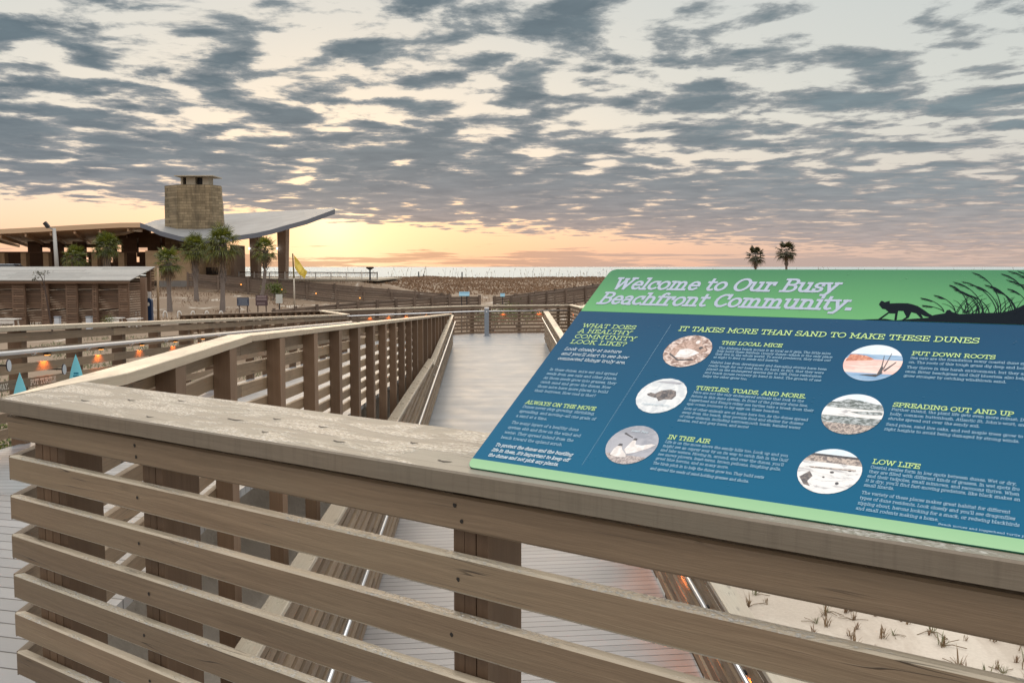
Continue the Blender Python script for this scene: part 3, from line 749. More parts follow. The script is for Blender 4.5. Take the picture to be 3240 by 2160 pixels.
g('—', 1.0, [(.05, .36), (.95, .36)])
g('!', .36, [(.18, 1), (.18, .3)], [(.18, .08), (.18, -.02)])
g('?', .7, arc(.34, .76, .24, .25, 170, -40, 7) + [(.34, .42), (.34, .28)], [(.34, .08), (.34, -.02)])
g('1', .5, [(.08, .8), (.25, .98), (.25, 0)], sf(.25, 0, .17, .17))
g('9', .7, arc(.35, .7, .25, .28, 0, 360, 12), [(.6, .7), (.5, .2), (.25, 0)])
g('8', .7, arc(.35, .75, .22, .24, 0, 360, 12), arc(.35, .25, .27, .26, 0, 360, 12))
g('5', .7, [(.56, 1), (.18, 1), (.15, .58)] + arc(.34, .32, .26, .32, 110, -140, 7))

def text_width(s): return sum(G[c][0] if c in G else .42 for c in s)
_lay = [0]
def letters(mb, s, place, x, y, size, thick, shear=0., width=None, mi=0):
    """place(u, v, lift) -> point; returns the end x"""
    k = size
    kx = k if width is None else width / max(1e-6, text_width(s))
    for ch in s:
        if ch not in G: x += .42 * kx; continue
        w, st = G[ch]
        parts = []
        for pl in st:      # break strokes at sharp corners so that diagonals keep their full weight
            cur = [pl[0]]
            for i in range(1, len(pl)):
                cur.append(pl[i])
                if i < len(pl) - 1:
                    ax_, ay_ = pl[i][0] - pl[i - 1][0], pl[i][1] - pl[i - 1][1]; bx_, by_ = pl[i + 1][0] - pl[i][0], pl[i + 1][1] - pl[i][1]
                    if (ax_ * bx_ + ay_ * by_) < .25 * math.hypot(ax_, ay_) * math.hypot(bx_, by_): parts.append(cur); cur = [pl[i]]
            parts.append(cur)
        for pl in parts:
            pts = [(x + (px + py * shear) * kx, y + py * k) for px, py in pl]
            closed = (pl[0][0] - pl[-1][0]) ** 2 + (pl[0][1] - pl[-1][1]) ** 2 < 1e-6 and len(pl) > 4
            _lay[0] = (_lay[0] + 1) % 9
            lift = .0005 + _lay[0] * .00004
            n = len(pts); L = []; Rr = []
            for i in range(n):
                a = pts[i - 1] if i else (pts[-2] if closed else None); b = pts[i + 1] if i < n - 1 else (pts[1] if closed else None); c = pts[i]
                d0 = Vector((c[0] - a[0], c[1] - a[1])).normalized() if a else None
                d1 = Vector((b[0] - c[0], b[1] - c[1])).normalized() if b else None
                if d0 is None: d0 = d1
                if d1 is None: d1 = d0
                nr = Vector((-(d0.y + d1.y), d0.x + d1.x)); nr /= max(.55, 1 + d0.dot(d1))
                e = Vector((0, 0))
                if not closed and i == 0: e = -d1 * thick * .5
                if not closed and i == n - 1: e = d0 * thick * .5
                L.append((c[0] + nr.x * thick / 2 + e.x, c[1] + nr.y * thick / 2 + e.y)); Rr.append((c[0] - nr.x * thick / 2 + e.x, c[1] - nr.y * thick / 2 + e.y))
            for i in range(n - 1):
                mb.face([place(*Rr[i], lift), place(*Rr[i + 1], lift), place(*L[i + 1], lift), place(*L[i], lift)], None, mi)
        x += w * kx
    return x

# ------------------------------------------------------------------ the interpretive sign on the near railing
def flat(name, col, rough=.4, spec=.15):
    m_, k, b = mat(name)
    gg = k.node('ShaderNodeTexCoord'); n = k.noise(gg.outputs['Object'], 40, 3, .6)
    k.set(b, 'Base Color', k.mix(n, tuple(c * .94 for c in col), tuple(min(1, c * 1.06) for c in col)))
    b.inputs['Roughness'].default_value = rough; b.inputs['Specular IOR Level'].default_value = spec
    return m_
def panel_mat(name, lo, hi, v0, v1):
    m_, k, b = mat(name)
    uv = k.node('ShaderNodeUVMap').outputs[0]; u, v, _ = k.sep(uv)
    n = k.noise(k.comb(u, v, 0.), 3., 4., .5)
    k.set(b, 'Base Color', k.mix(k.m('ADD', k.lin(v, v0, v1), k.m('MULTIPLY', k.m('SUBTRACT', n, .5), .25), clamp=True), lo, hi))
    vo = k.node('ShaderNodeTexVoronoi'); k.set(vo, 'Vector', k.comb(k.m('MULTIPLY', u, 75.), k.m('MULTIPLY', v, 75.), 0.)); k.set(vo, 'Scale', 1.)
    patch = k.ss(k.noise(k.comb(u, v, 3.), 5., 3., .6), .5, .6)
    drop = k.m('MULTIPLY', k.m('MULTIPLY', k.ss(vo.outputs[0], .26, .1), k.ss(k.sep(vo.outputs[1])[0], .7, .74)), patch)
    k.set(b, 'Normal', k.bump(drop, .6, .0016))
    b.inputs['Roughness'].default_value = .3; b.inputs['Specular IOR Level'].default_value = .1
    return m_
M_BLUE = panel_mat('sign_blue', srgb(8, 90, 124), srgb(0, 64, 98), .05, .62)
M_GREEN = panel_mat('sign_green', srgb(98, 162, 104), srgb(56, 118, 80), .63, .86)
M_MINT = panel_mat('sign_mint', srgb(150, 190, 148), srgb(142, 184, 142), 0., .03)
M_LIME = flat('sign_lime_lettering', srgb(184, 214, 142))
M_TITLE = flat('sign_title_lettering', srgb(164, 173, 192))
M_WHITE = flat('sign_white_lettering', srgb(196, 210, 218))
M_BODY = flat('sign_body_lettering', srgb(150, 182, 202))
M_INK = flat('sign_silhouette', srgb(4, 16, 26), .5, .04)
SPH = R(34.8); SRT = Vector((.80602, -.59189, 0)); SUP = NN * math.cos(SPH) + Vector((0, 0, math.sin(SPH))); SNR = SRT.cross(SUP)
SP0 = Vector((-.1150, 2.4109, ZT + .004))
def sp(u, v, l=0.): return SP0 + SRT * u + SUP * v + SNR * l
def rounded(u0, u1, v0, v1, r, corners='abcd'):
    pts = []
    for c, (cx0, cy0, a) in zip('abcd', ((u0 + r, v0 + r, 180), (u1 - r, v0 + r, 270), (u1 - r, v1 - r, 0), (u0 + r, v1 - r, 90))):
        if c in corners: pts += arc(cx0, cy0, r, r, a, a + 90, 6)
        else: pts.append({'a': (u0, v0), 'b': (u1, v0), 'c': (u1, v1), 'd': (u0, v1)}[c])
    return pts
def sign():
    root = empty('interpretive_sign', SP0, 'large tilted blue and green nature sign lettered Welcome to Our Busy Beachfront Community', 'sign')
    SW, SH = 1.43, .857
    def plate(name, pts, l0, l1, m_, side=None):
        mb = MB(); n = len(pts)
        mb.face([sp(u, v, l1) for u, v in pts], [(u, v) for u, v in pts])
        mb.face([sp(u, v, l0) for u, v in reversed(pts)], [(u, v) for u, v in reversed(pts)], 1 if side else 0)
        for i in range(n):
            j = (i + 1) % n
            mb.face([sp(*pts[i], l0), sp(*pts[j], l0), sp(*pts[j], l1), sp(*pts[i], l1)], [pts[i], pts[j], pts[j], pts[i]], 1 if side else 0)
        return mb.build(name, [m_] + ([side] if side else []), root)
    M_EDGE = flat('sign_edge', srgb(52, 110, 78), .5)
    plate('panel', rounded(0, SW, 0, SH, .022), -.0125, -.0006, M_BLUE, M_EDGE)
    def skin(name, pts, l, m_):
        mb = MB(); mb.face([sp(u, v, l) for u, v in pts], pts); return mb.build(name, m_, root)
    skin('header_band', rounded(0.0004, SW - .0004, .646, SH - .0004, .022, 'cd'), -.0002, M_GREEN)
    skin('footer_band', rounded(0.0004, SW - .0004, .0004, .031, .0215, 'ab')[:] if False else [(.0004, .031)] + arc(.022, .0225, .0216, .0221, 180, 270, 6) + arc(SW - .022, .0225, .0216, .0221, 270, 360, 6) + [(SW - .0004, .031)], -.0002, M_MINT)
    # frame and legs carrying the panel
    mb = MB()
    for u in (.28, 1.15):
        a = sp(u, .06, -.02); b = sp(u, .80, -.02)
        mb.bar(a, b, .05, .012, up=SNR)
    mb.build('mounting_rail', M_DARK, root)
    for u in (.28, 1.15):
        mb = MB(); a = sp(u, .30, -.027); f = Vector((a.x, a.y, ZT)); mb.bar(f, a, .05, .05, up=NN); mb.build('support_post', M_DARK, root)
    # lettering
    mb = MB(); letters(mb, 'Welcome to Our Busy', sp, .046, .757, .052, .0090, .1, .662); letters(mb, 'Beachfront Community.', sp, .036, .684, .052, .0090, .1, .730)
    mb.build('title_lettering', M_TITLE, root)
    mb = MB(); L = lambda s, u, v, u2, sz=.0165, th=.0030, sh=0.: letters(mb, s, sp, u, v, sz, th * .8, sh, u2 - u)
    L('WHAT DOES', .042, .571, .214, .0155, .0026); L('A HEALTHY', .042, .5465, .212, .0155, .0026); L('COMMUNITY', .042, .5225, .237, .0155, .0026); L('LOOK LIKE?', .042, .498, .220, .0155, .0026)
    mb.build('heading_lettering', M_LIME, root)
    mb = MB(); L('IT TAKES MORE THAN SAND TO MAKE THESE DUNES', .342, .574, 1.075, .0175, .0031); mb.build('heading_lettering', M_LIME, root)
    for s, u, v, u2 in (('ALWAYS ON THE MOVE', .039, .2425, .252), ('THE LOCAL MICE', .482, .5255, .641), ('TURTLES, TOADS, AND MORE.', .482, .3495, .754), ('IN THE AIR', .482, .175, .588), ('PUT DOWN ROOTS', .944, .5215, 1.116), ('SPREADING OUT AND UP', .944, .3465, 1.178), ('LOW LIFE', .946, .1715, 1.038)):
        mb = MB(); L(s, u, v + .0008, u2, .0122, .0024); mb.build('heading_lettering', M_LIME, root)
    mb = MB(); L('Look closely at nature', .039, .4685, .218, .0112, .0017, .22); L("and you'll start to see how", .039, .4475, .249, .0112, .0017, .22); L('connected things truly are.', .039, .4265, .251, .0112, .0017, .22)
    L('To protect the dunes and the bustling', .040, .082, .270, .0098, .0020, .22); L("life in them, it's important to keep off", .040, .0635, .270, .0098, .0020, .22); L('the dunes and not pick any plants.', .040, .045, .250, .0098, .0020, .22)
    mb.build('italic_lettering', M_WHITE, root)
    def para(lines, u, v, dv, sz=.0098, th=.00125, w=None):
        mb = MB()
        for i, s in enumerate(lines):
            if s: letters(mb, s, sp, u, v - i * dv, sz, th, .0, text_width(s) * w)
        mb.build('body_lettering', M_BODY, root)
    W1 = .00905
    para(['In these dunes, mice eat and spread', 'seeds from sea oats and other plants.', 'As those seeds grow into grasses, they', 'catch sand and grow the dunes. Now', 'those mice have more places to build', 'their burrows. How cool is that?'], .039, .380, .0176, .0088, .0011, W1)
    para(['Dunes never stop growing, shrinking,', 'spreading, and moving—all one grain of', 'a sand at a time.'], .039, .2275, .018, .0088, .0011, W1)
    para(['The many layers of a healthy dune', 'system ebb and flow on the wind and', 'water. They spread inland from the', 'beach toward the upland scrub.'], .040, .166, .0186, .0088, .0011, W1)
    W2 = .0087
    para(['The Alabama beach mouse is as local as it gets. The little mice', 'help build these Baldwin County dunes—which is the only place', 'they live in the whole world. To avoid predators, they come out', 'at night to feed on seeds and insects.'], .482, .508, .0123, .0076, .0009, .00705)
    para(['Habitat loss from development and damaging storms have been', 'really tough for our local mice. So hard, in fact, that they were', 'placed on the endangered species list in 1985. Dune restoration', 'and beach mouse recovery go hand in hand. The growth of one', 'helps the other grow too.'], .482, .451, .0133, .0076, .0009, .00705)
    para(['Mice are not the only endangered animals that look to the', 'future in this dune system. In front of the primary dune line,', "loggerhead and Kemp's ridley sea turtles take a break from their", 'epic ocean journeys to lay eggs on these beaches.'], .482, .3365, .014, .0076, .0009, .0072)
    para(['Lots of other animals are at home here too. As the dunes spread', 'away from the beach, they provide food and shelter for dozens', 'of other animals, including narrowmouth toads, banded water', 'snakes, red and gray foxes, and more!'], .482, .2775, .0138, .0076, .0009, .0072)
    para(['Life is on the move above the sandy hills too. Look up and you', 'might see an osprey soar by on its way to catch fish in the Gulf', "and lake waters. Moving in, around, and over the dunes, you'll", 'see snowy plovers, least-terns, brown pelicans, laughing gulls,', 'great blue herons, and so many more.'], .482, .162, .0138, .0076, .0009, .0072)
    para(['The birds pitch in to help the dunes grow too. They build nests', 'and spread the seeds of sand-holding grasses and shubs.'], .482, .0915, .017, .0076, .0009, .0064)
    para(['Sea oats are the foundation many coastal dune syst', 'on. The roots of this tough grass dig deep and hold o'], .944, .5085, .015, .0076, .0009, .0072)
    para(['They thrive in this harsh environment, but they are', 'ones. Bitter beachgrass and Gulf bluestem also help t', 'grow stronger by catching windblown sand.'], .944, .4755, .0148, .0076, .0009, .0072)
    para(['Further inland, the plant life gets even more robust. Dah', "holly, common buttonbush, Atlantic St. John's-wort, and g", 'shrubs spread out over the sandy soil.'], .945, .3345, .0146, .0076, .0009, .0072)
    para(['Sand pines, sand live oaks, and red maple trees grow to ju', 'right heights to avoid being damaged by strong winds.'], .945, .2870, .0146, .0076, .0009, .0072)
    para(['Coastal swales form in low spots between dunes. Wet or dry,', 'they are filled with different kinds of grasses. In wet spots fro', 'and their tadpoles, small minnows, and raccoons thrive. When', "it is dry, you'll find fast-moving predators, like black snakes an", 'small lizards.'], .946, .1585, .0128, .0076, .0009, .0068)
    para(['The variety of these places makes great habitat for different', "types of dune residents. Look closely and you'll see dragonflies", 'zipping about, herons looking for a snack, or redwing blackbirds', 'and small rodents making a home.'], .947, .0865, .0142, .0076, .0009, .0068)
    # dotted column divider
    mb = MB()
    for i in range(90):
        v = .06 + i * .006; mb.face([sp(.311 - .0007, v, .0004), sp(.311 + .0007, v, .0004), sp(.311 + .0007, v + .0022, .0004), sp(.311 - .0007, v + .0022, .0004)])
    mb.build('dotted_divider', M_BODY, root)
    # silhouettes: fox, dune and sea oats
    mb = MB()
    fox = [(.826, .709), (.828, .723), (.832, .7225), (.838, .718), (.848, .724), (.851, .7135), (.872, .7155), (.892, .7155), (.903, .712), (.917, .7055), (.927, .697), (.938, .6875), (.947, .678), (.958, .670), (.972, .668), (.962, .6655), (.95, .664), (.942, .6665), (.931, .674), (.939, .661), (.934, .659), (.92, .677), (.908, .681), (.907, .659), (.896, .647), (.8925, .6475), (.901, .662), (.889, .685), (.877, .685), (.882, .648), (.877, .647), (.873, .674), (.858, .674), (.846, .651), (.839, .650), (.856, .680), (.846, .690), (.838, .692)]
    def tri_fill(pts, l, mi=0):
        from mathutils.geometry import tessellate_polygon
        vs = [Vector((u, v, 0)) for u, v in pts]
        for a, b, c in tessellate_polygon([vs]):
            tr = [pts[a], pts[b], pts[c]]
            if (tr[1][0] - tr[0][0]) * (tr[2][1] - tr[0][1]) - (tr[2][0] - tr[0][0]) * (tr[1][1] - tr[0][1]) < 0: tr.reverse()
            mb.face([sp(*p, l) for p in tr], tr, mi)
    tri_fill(fox, .0004); mb.build('fox_silhouette', M_INK, root)
    mb = MB()
    dn = [(.80, .6462), (.855, .652), (.879, .647), (.916, .655), (.95, .661), (.96, .672), (.983, .680), (.985, .692), (.991, .694), (.997, .686), (1.015, .678), (1.05, .683), (1.103, .688), (1.127, .702), (1.142, .719), (1.20, .712), (1.27, .70), (1.34, .693), (1.4296, .69), (1.4296, .6462)]
    tri_fill(dn, .00044)
    rg = random.Random(11)
    def blade(u0, v0, u1, v1, w, bend, plume):
        pts = []; N_ = 7
        for i in range(N_ + 1):
            k = i / N_; pts.append((lerp(u0, u1, k ** 1.35), lerp(v0, v1, 1 - (1 - k) ** 1.5)))
        l = .00046 + rg.random() * .0003
        for i in range(N_):
            a, b = pts[i], pts[i + 1]; d = Vector((b[0] - a[0], b[1] - a[1])).normalized(); nn_ = Vector((-d.y, d.x)); wa = w * (1 - .6 * i / N_); wb = w * (1 - .6 * (i + 1) / N_)
            mb.face([sp(a[0] - nn_.x * wa, a[1] - nn_.y * wa, l), sp(b[0] - nn_.x * wb, b[1] - nn_.y * wb, l), sp(b[0] + nn_.x * wb, b[1] + nn_.y * wb, l), sp(a[0] + nn_.x * wa, a[1] + nn_.y * wa, l)][::-1])
        if plume:
            for k in range(11):
                q_ = .62 + .38 * k / 10; i = min(N_ - 1, int(q_ * N_)); f = q_ * N_ - i
                a = Vector(pts[i]).lerp(Vector(pts[i + 1]), f); d = (Vector(pts[i + 1]) - Vector(pts[i])).normalized(); nn_ = Vector((-d.y, d.x)) * (1 if d.x > 0 else -1)
                s_ = .010 * math.sin(math.pi * min(1, (k + 2.5) / 13)); tip = a + d * s_ * .9 - nn_ * s_ * rg.uniform(.5, 1.1)
                tr = [(a - d * .0022), tip, (a + d * .0022)]
                cr = (tr[1].x - tr[0].x) * (tr[2].y - tr[0].y) - (tr[2].x - tr[0].x) * (tr[1].y - tr[0].y)
                if cr < 0: tr.reverse()
                l2 = l + .00003 * (k % 5)
                mb.face([sp(p.x, p.y, l2) for p in tr])
    tips = [(.917, .738), (.945, .750), (.972, .792), (.977, .805), (.996, .807), (1.012, .845), (.927, .709), (1.077, .840), (1.09, .851), (1.092, .815), (1.11, .8512), (1.027, .790), (1.049, .794), (.985, .775), (1.0, .765), (1.015, .755), (1.06, .79), (1.07, .775), (1.10, .78), (1.12, .80), (1.14, .84), (1.15, .79), (1.17, .85), (1.19, .80), (1.22, .83), (1.26, .80), (1.3, .84), (1.34, .79), (1.38, .82)]
    for (tu, tv) in tips:
        bu = tu + (tv - .68) * rg.uniform(.35, .62) + .02
        bu = min(1.42, max(.98 if tu < .95 else 1.0, bu))
        blade(bu, .685, tu, tv, .0011, 0, True)
    for i in range(90):
        bu = rg.uniform(1.0, 1.42); h_ = rg.uniform(.02, .07); blade(bu, .682, bu + rg.uniform(-.04, .035), .685 + h_, .0009, 0, False)
    mb.build('dune_grass_silhouette', M_INK, root)

    # round photographs
    def disc_pts(c, r, n=40): return [(c[0] + r * math.cos(2 * math.pi * i / n), c[1] + r * math.sin(2 * math.pi * i / n)) for i in range(n)]
    def chord(c, r, y0, y1, n=10):
        y0 = max(-r * .999, y0); y1 = min(r * .999, y1)
        a0, a1 = math.asin(y0 / r), math.asin(y1 / r)
        right_ = [(c[0] + r * math.cos(a0 + (a1 - a0) * i / n), c[1] + r * math.sin(a0 + (a1 - a0) * i / n)) for i in range(n + 1)]
        left_ = [(2 * c[0] - p[0], p[1]) for p in reversed(right_)]
        return right_ + left_
    def pic(name, a, b_, sc=40., stretch=(1, 1), thr=(.4, .6)):
        m_, k, b = mat(name)
        uv = k.node('ShaderNodeUVMap').outputs[0]; u, v, _ = k.sep(uv)
        n = k.noise(k.comb(k.m('MULTIPLY', u, sc * stretch[0]), k.m('MULTIPLY', v, sc * stretch[1]), 0.), 1., 6., .65, .8)
        k.set(b, 'Base Color', k.mix(k.ss(n, *thr), a, b_)); b.inputs['Roughness'].default_value = .35
        return m_
    def photo(c, bands, extras):
        r = .0645; mats = []; mb = MB()
        for y0, y1, m_ in bands:
            mats.append(m_); pts = chord(c, r, y0 * r, y1 * r); mb.face([sp(u, v, .0003) for u, v in pts], pts, len(mats) - 1)
        for i, (pts, m_) in enumerate(extras):
            if m_ not in mats: mats.append(m_)
            q_ = [(c[0] + x * r, c[1] + y * r) for x, y in pts]
            l = .0005 + .00012 * i
            from mathutils.geometry import tessellate_polygon
            for a, b, d in tessellate_polygon([[Vector((u, v, 0)) for u, v in q_]]):
                tr = [q_[a], q_[b], q_[d]]
                if (tr[1][0] - tr[0][0]) * (tr[2][1] - tr[0][1]) - (tr[2][0] - tr[0][0]) * (tr[1][1] - tr[0][1]) < 0: tr.reverse()
                mb.face([sp(*p, l) for p in tr], tr, mats.index(m_))
        return mb.build('round_photograph', mats, root)
    el = lambda cx0, cy0, rx, ry, n=14: [(cx0 + rx * math.cos(2 * math.pi * i / n), cy0 + ry * math.sin(2 * math.pi * i / n)) for i in range(n)]
    STRAW = pic('photo_straw', srgb(120, 88, 74), srgb(216, 196, 186), 60, (1, 1.6)); FUR = pic('photo_fur', srgb(150, 120, 104), srgb(190, 160, 146), 90)
    PALE = pic('photo_pale', srgb(208, 200, 196), srgb(232, 226, 224), 50); INKP = pic('photo_ink', srgb(40, 38, 44), srgb(70, 66, 70), 90)
    SANDP = pic('photo_sand', srgb(196, 200, 204), srgb(220, 222, 222), 40); SHELL = pic('photo_shell', srgb(70, 66, 70), srgb(126, 114, 108), 110)
    GREYP = pic('photo_grey', srgb(140, 142, 152), srgb(164, 164, 172), 18); PEB = pic('photo_pebbles', srgb(130, 120, 120), srgb(188, 176, 172), 140)
    SKYP = pic('photo_sky', srgb(206, 218, 226), srgb(224, 228, 234), 14); SEAP = pic('photo_sea', srgb(110, 150, 186), srgb(142, 172, 200), 30, (.4, 2)); PINK = pic('photo_pink_sand', srgb(224, 178, 168), srgb(236, 206, 196), 40, (.4, 2)); RUST = pic('photo_rust_grass', srgb(176, 96, 66), srgb(214, 150, 120), 80)
    HILL = pic('photo_scrub', srgb(82, 92, 90), srgb(176, 182, 184), 70, (1, 2), (.42, .6)); SNOW = pic('photo_white_sand', srgb(170, 168, 170), srgb(226, 224, 222), 40, (.6, 2.4), (.34, .5)); BRN = pic('photo_brown_grass', srgb(108, 98, 96), srgb(188, 172, 160), 120)
    photo((.4025, .493), [(-1, 1, STRAW)], [([(-.72, -.2), (-.62, .25), (-.3, .62), (.1, .7), (.35, .58), (.55, .38), (.78, .1), (.66, -.12), (.42, -.22), (.1, -.42), (-.35, -.5)], FUR), ([(-.4, -.42), (-.35, .05), (-.05, .15), (.3, .05), (.55, -.08), (.42, -.22), (.1, -.42)], PALE), (el(.22, .58, .17, .2), FUR), (el(.24, .57, .09, .12), PALE), (el(.5, .22, .085, .085), INKP), ([(-.7, -.25), (-.2, -.62), (.45, -.55), (.44, -.49), (-.18, -.55), (-.66, -.2)], INKP)])
    photo((.404, .3185), [(-1, 1, SANDP)], [([(-.62, .02), (-.5, .12), (-.3, .08), (-.1, .28), (.25, .38), (.5, .3), (.6, .05), (.52, -.16), (.2, -.2), (.02, -.32), (-.12, -.16), (-.35, -.12), (-.55, -.06)], SHELL), (el(.12, .0, .14, .12), INKP), ([(-.5, .74), (.45, .7), (.6, .78), (.1, .84), (-.3, .82)], GREYP)])
    mbp = MB(); letters(mbp, 'Loggerhead Turtle', lambda u, v, l: sp(u, v, l + .0006), .366, .281, .0062, .0009, .2, .075); mbp.build('caption_lettering', M_WHITE, root); mbp = MB(); letters(mbp, 'Least Tern', lambda u, v, l: sp(u, v, l + .0006), .383, .185, .0062, .0010, .2, .045); mbp.build('caption_lettering', M_WHITE, root)
    photo((.404, .1435), [(-1, -.55, PEB), (-.55, 1, GREYP)], [([(-.62, -.62), (-.6, -.3), (-.5, -.12), (-.36, -.12), (-.28, -.28), (-.02, -.5), (.05, -.66), (-.3, -.7)], PALE), ([(-.54, -.14), (-.48, -.02), (-.36, -.03), (-.33, -.14)], INKP), ([(-.18, -.3), (-.1, .05), (-.04, .22), (.08, .22), (.14, .02), (.4, .0), (.75, .14), (.92, .1), (.7, -.12), (.3, -.38), (0, -.5)], PALE), ([(-.07, .22), (-.02, .33), (.09, .32), (.1, .22)], INKP), ([(-.55, .5), (-.1, .32), (-.12, .36), (-.5, .56)], INKP)])
    photo((.867, .488), [(-1, -.58, SEAP), (-.58, .18, PINK), (.18, .45, SEAP), (.45, 1, SKYP)], [([(-.96, .02), (-.1, .12), (.0, .2), (-.3, .36), (-.7, .42), (-.88, .4)], RUST), ([(.3, -.62), (.34, -.2), (.42, -.2), (.45, -.58)], INKP), ([(.36, -.4), (.3, .4), (.32, .4), (.4, -.3)], INKP), ([(.42, -.4), (.52, .55), (.54, .55), (.47, -.3)], INKP), ([(.46, -.4), (.78, .1), (.8, .08), (.52, -.44)], INKP), ([(-.3, -.7), (.3, -.62), (.5, -.5), (.3, -.75)], INKP)])
    photo((.868, .313), [(-1, -.5, BRN), (-.5, -.15, HILL), (-.15, .25, SNOW), (.25, .55, HILL), (.55, 1, SKYP)], [([(-.8, .5), (-.3, .72), (.1, .68), (.6, .58), (.8, .5)], HILL), ([(-.1, .1), (.96, .2), (.97, .05), (.3, .0)], HILL)])
    photo((.869, .137), [(-1, .35, SNOW), (.35, .62, BRN), (.62, .72, INKP), (.72, 1, SKYP)], [([(-.85, -.4), (-.6, -.1), (-.45, -.3), (-.55, -.55), (-.4, -.75), (-.62, -.7)], SHELL), (el(.1, -.05, .07, .05, 8), INKP), (el(.38, -.5, .06, .06, 8), INKP), (el(.62, .1, .05, .03, 8), INKP), (el(-.1, -.3, .04, .03, 8), INKP), ([(-.7, .1), (.8, .16), (.8, .12), (-.6, .05)], BRN)])
    mbp = MB(); letters(mbp, 'Beach mouse and loggerhead turtle photos', sp, 1.10, .0355, .0042, .0007, 0., .165); mbp.build('credit_lettering', M_BODY, root)
sign()

# ------------------------------------------------------------------ writing and small signs on the outer railing
def outer_face(u, z, o=-.004):
    p = OUT.at(u) + OUT.nrm(u) * o; return Vector((p.x, p.y, p.z + z))
def wall_signs():
    mb = MB()
    pl = lambda u, v, l: outer_face(u, v, -.003 - l)
    z4 = SLATS[3][0]
    letters(mb, 'WAY.', pl, out_u(9.33), z4 + .022, .048, .009, 0, .21)
    w = .58
    letters(mb, 'PUT TURTLE', pl, out_u(9.98), z4 + .022, .048, .009, 0, w)
    mb.build('slat_lettering', flat('cream_lettering', srgb(214, 204, 190)), outer)
    teal = flat('teal_sail_paint', srgb(136, 220, 236), .5); dteal = flat('teal_print', srgb(30, 128, 160), .5)
    pale = flat('pale_disc_paint', srgb(186, 194, 200), .5); navy = flat('navy_edge', srgb(40, 44, 70), .5)
    for (px, Y, top, bw, lab) in ((62, 9.55, 1178, 40, 'teal sail shaped sign nearest the left edge, beside the WAY lettering'), (239, 10.85, 1120, 36, 'teal sail shaped sign farther along, between the lamp glow and the oval disc')):
        a = P(px, top, Y); h = .40; hw = .075
        root = empty('sail_sign', (a.x, a.y, a.z - h), lab, 'sign', 'teal sail signs on the outer railing')
        dirx = Vector((math.cos(R(18)), math.sin(R(18)), 0)); nrm = Vector((dirx.y, -dirx.x, 0))
        prof = []
        for i in range(9):
            k = i / 8; prof.append((hw * (math.sin(k * 1.75) / math.sin(1.5)), a.z - h * k))
        pts = [(x, z) for x, z in prof] + [(-x, z) for x, z in reversed(prof[1:])]
        mb = MB(); c = Vector((a.x, a.y, 0)); W_ = lambda x, z, l: c + dirx * x + nrm * l + Vector((0, 0, z))
        mb.face([W_(x, z, .006) for x, z in reversed(pts)]); mb.face([W_(x, z, -.006) for x, z in pts])
        for i in range(len(pts)):
            j = (i + 1) % len(pts); mb.face([W_(*pts[i], -.006), W_(*pts[j], -.006), W_(*pts[j], .006), W_(*pts[i], .006)][::-1])
        mb.build('sail', teal, root)
        mb = MB()
        for dz_, w_ in ((.205, .05), (.235, .062)):
            mb.face([W_(-w_ / 2, a.z - dz_ - .018, .0075), W_(w_ / 2, a.z - dz_ - .018, .0075), W_(w_ / 2, a.z - dz_, .0075), W_(-w_ / 2, a.z - dz_, .0075)])
        mb.build('print_block', dteal, root)
        mb = MB(); mb.bar((a.x, a.y, a.z - h - .25), (a.x, a.y, a.z - h * .9), .02, .02); mb.bar((a.x, a.y, a.z - h * .8), (a.x - .45, a.y, a.z - h * .8), .02, .02); mb.build('stem', M_DARK, root)
    for (px, py, Y, lab) in ((28, 1156, 9.3, 'pale oval disc on the third slat at the left edge'), (203, 1168, 10.6, 'pale oval disc left of the taller teal sail')):
        c = P(px, py, Y); root = empty('oval_sign', c, lab, 'sign', 'oval discs on the outer railing')
        dirx = Vector((math.cos(R(42)), math.sin(R(42)), 0)); nrm = Vector((dirx.y, -dirx.x, 0))
        e = [(math.cos(i * math.pi / 10) * .021, math.sin(i * math.pi / 10) * .058) for i in range(20)]
        mb = MB(); mb.rings([[c + dirx * x + nrm * l + Vector((0, 0, z)) for x, z in e] for l in (-.02, .012)], [0, .03]); mb.build('rim', navy, root)
        mb = MB(); mb.face([c + dirx * x * .96 + nrm * .0135 + Vector((0, 0, z * .97)) for x, z in e]); mb.build('face', pale, root)
        mb = MB(); mb.bar(c - nrm * .02, c - nrm * .02 - Vector((.30, 0, 0)), .014, .014); mb.build('stem', M_DARK, root)
wall_signs()

# grey post on the far platform
def grey_post():
    b = P(1540, 1052, 42.2); b.z = z1
    root = empty('steel_post', b, 'blue grey square steel post standing on the far platform before its railing', 'post')
    h = 1.22; w = .19
    mb = MB(); mb.prism([(b.x - w / 2, b.y - w / 2), (b.x + w / 2, b.y - w / 2), (b.x + w / 2, b.y + w / 2), (b.x - w / 2, b.y + w / 2)], z1 + .012, z1 + h, chamfer=.008); mb.build('shaft', M_GALV, root)
    mb = MB(); mb.prism([(b.x - .15, b.y - .15), (b.x + .15, b.y - .15), (b.x + .15, b.y + .15), (b.x - .15, b.y + .15)], z1, z1 + .014, chamfer=.003); mb.build('base_plate', M_GALV, root)
    mb = MB(); mb.prism([(b.x - w / 2 - .004, b.y - w / 2 - .004), (b.x + w / 2 + .004, b.y - w / 2 - .004), (b.x + w / 2 + .004, b.y + w / 2 + .004), (b.x - w / 2 - .004, b.y + w / 2 + .004)], z1 + h - .05, z1 + h + .012, chamfer=.004); mb.build('cap', M_STEEL, root)
    mb = MB(); mb.face([(b.x + .04 * math.cos(a), b.y - w / 2 - .002, z1 + h - .16 + .04 * math.sin(a)) for a in [i * math.pi / 6 for i in range(12)]]); mb.build('button', M_STEEL, root)
grey_post()

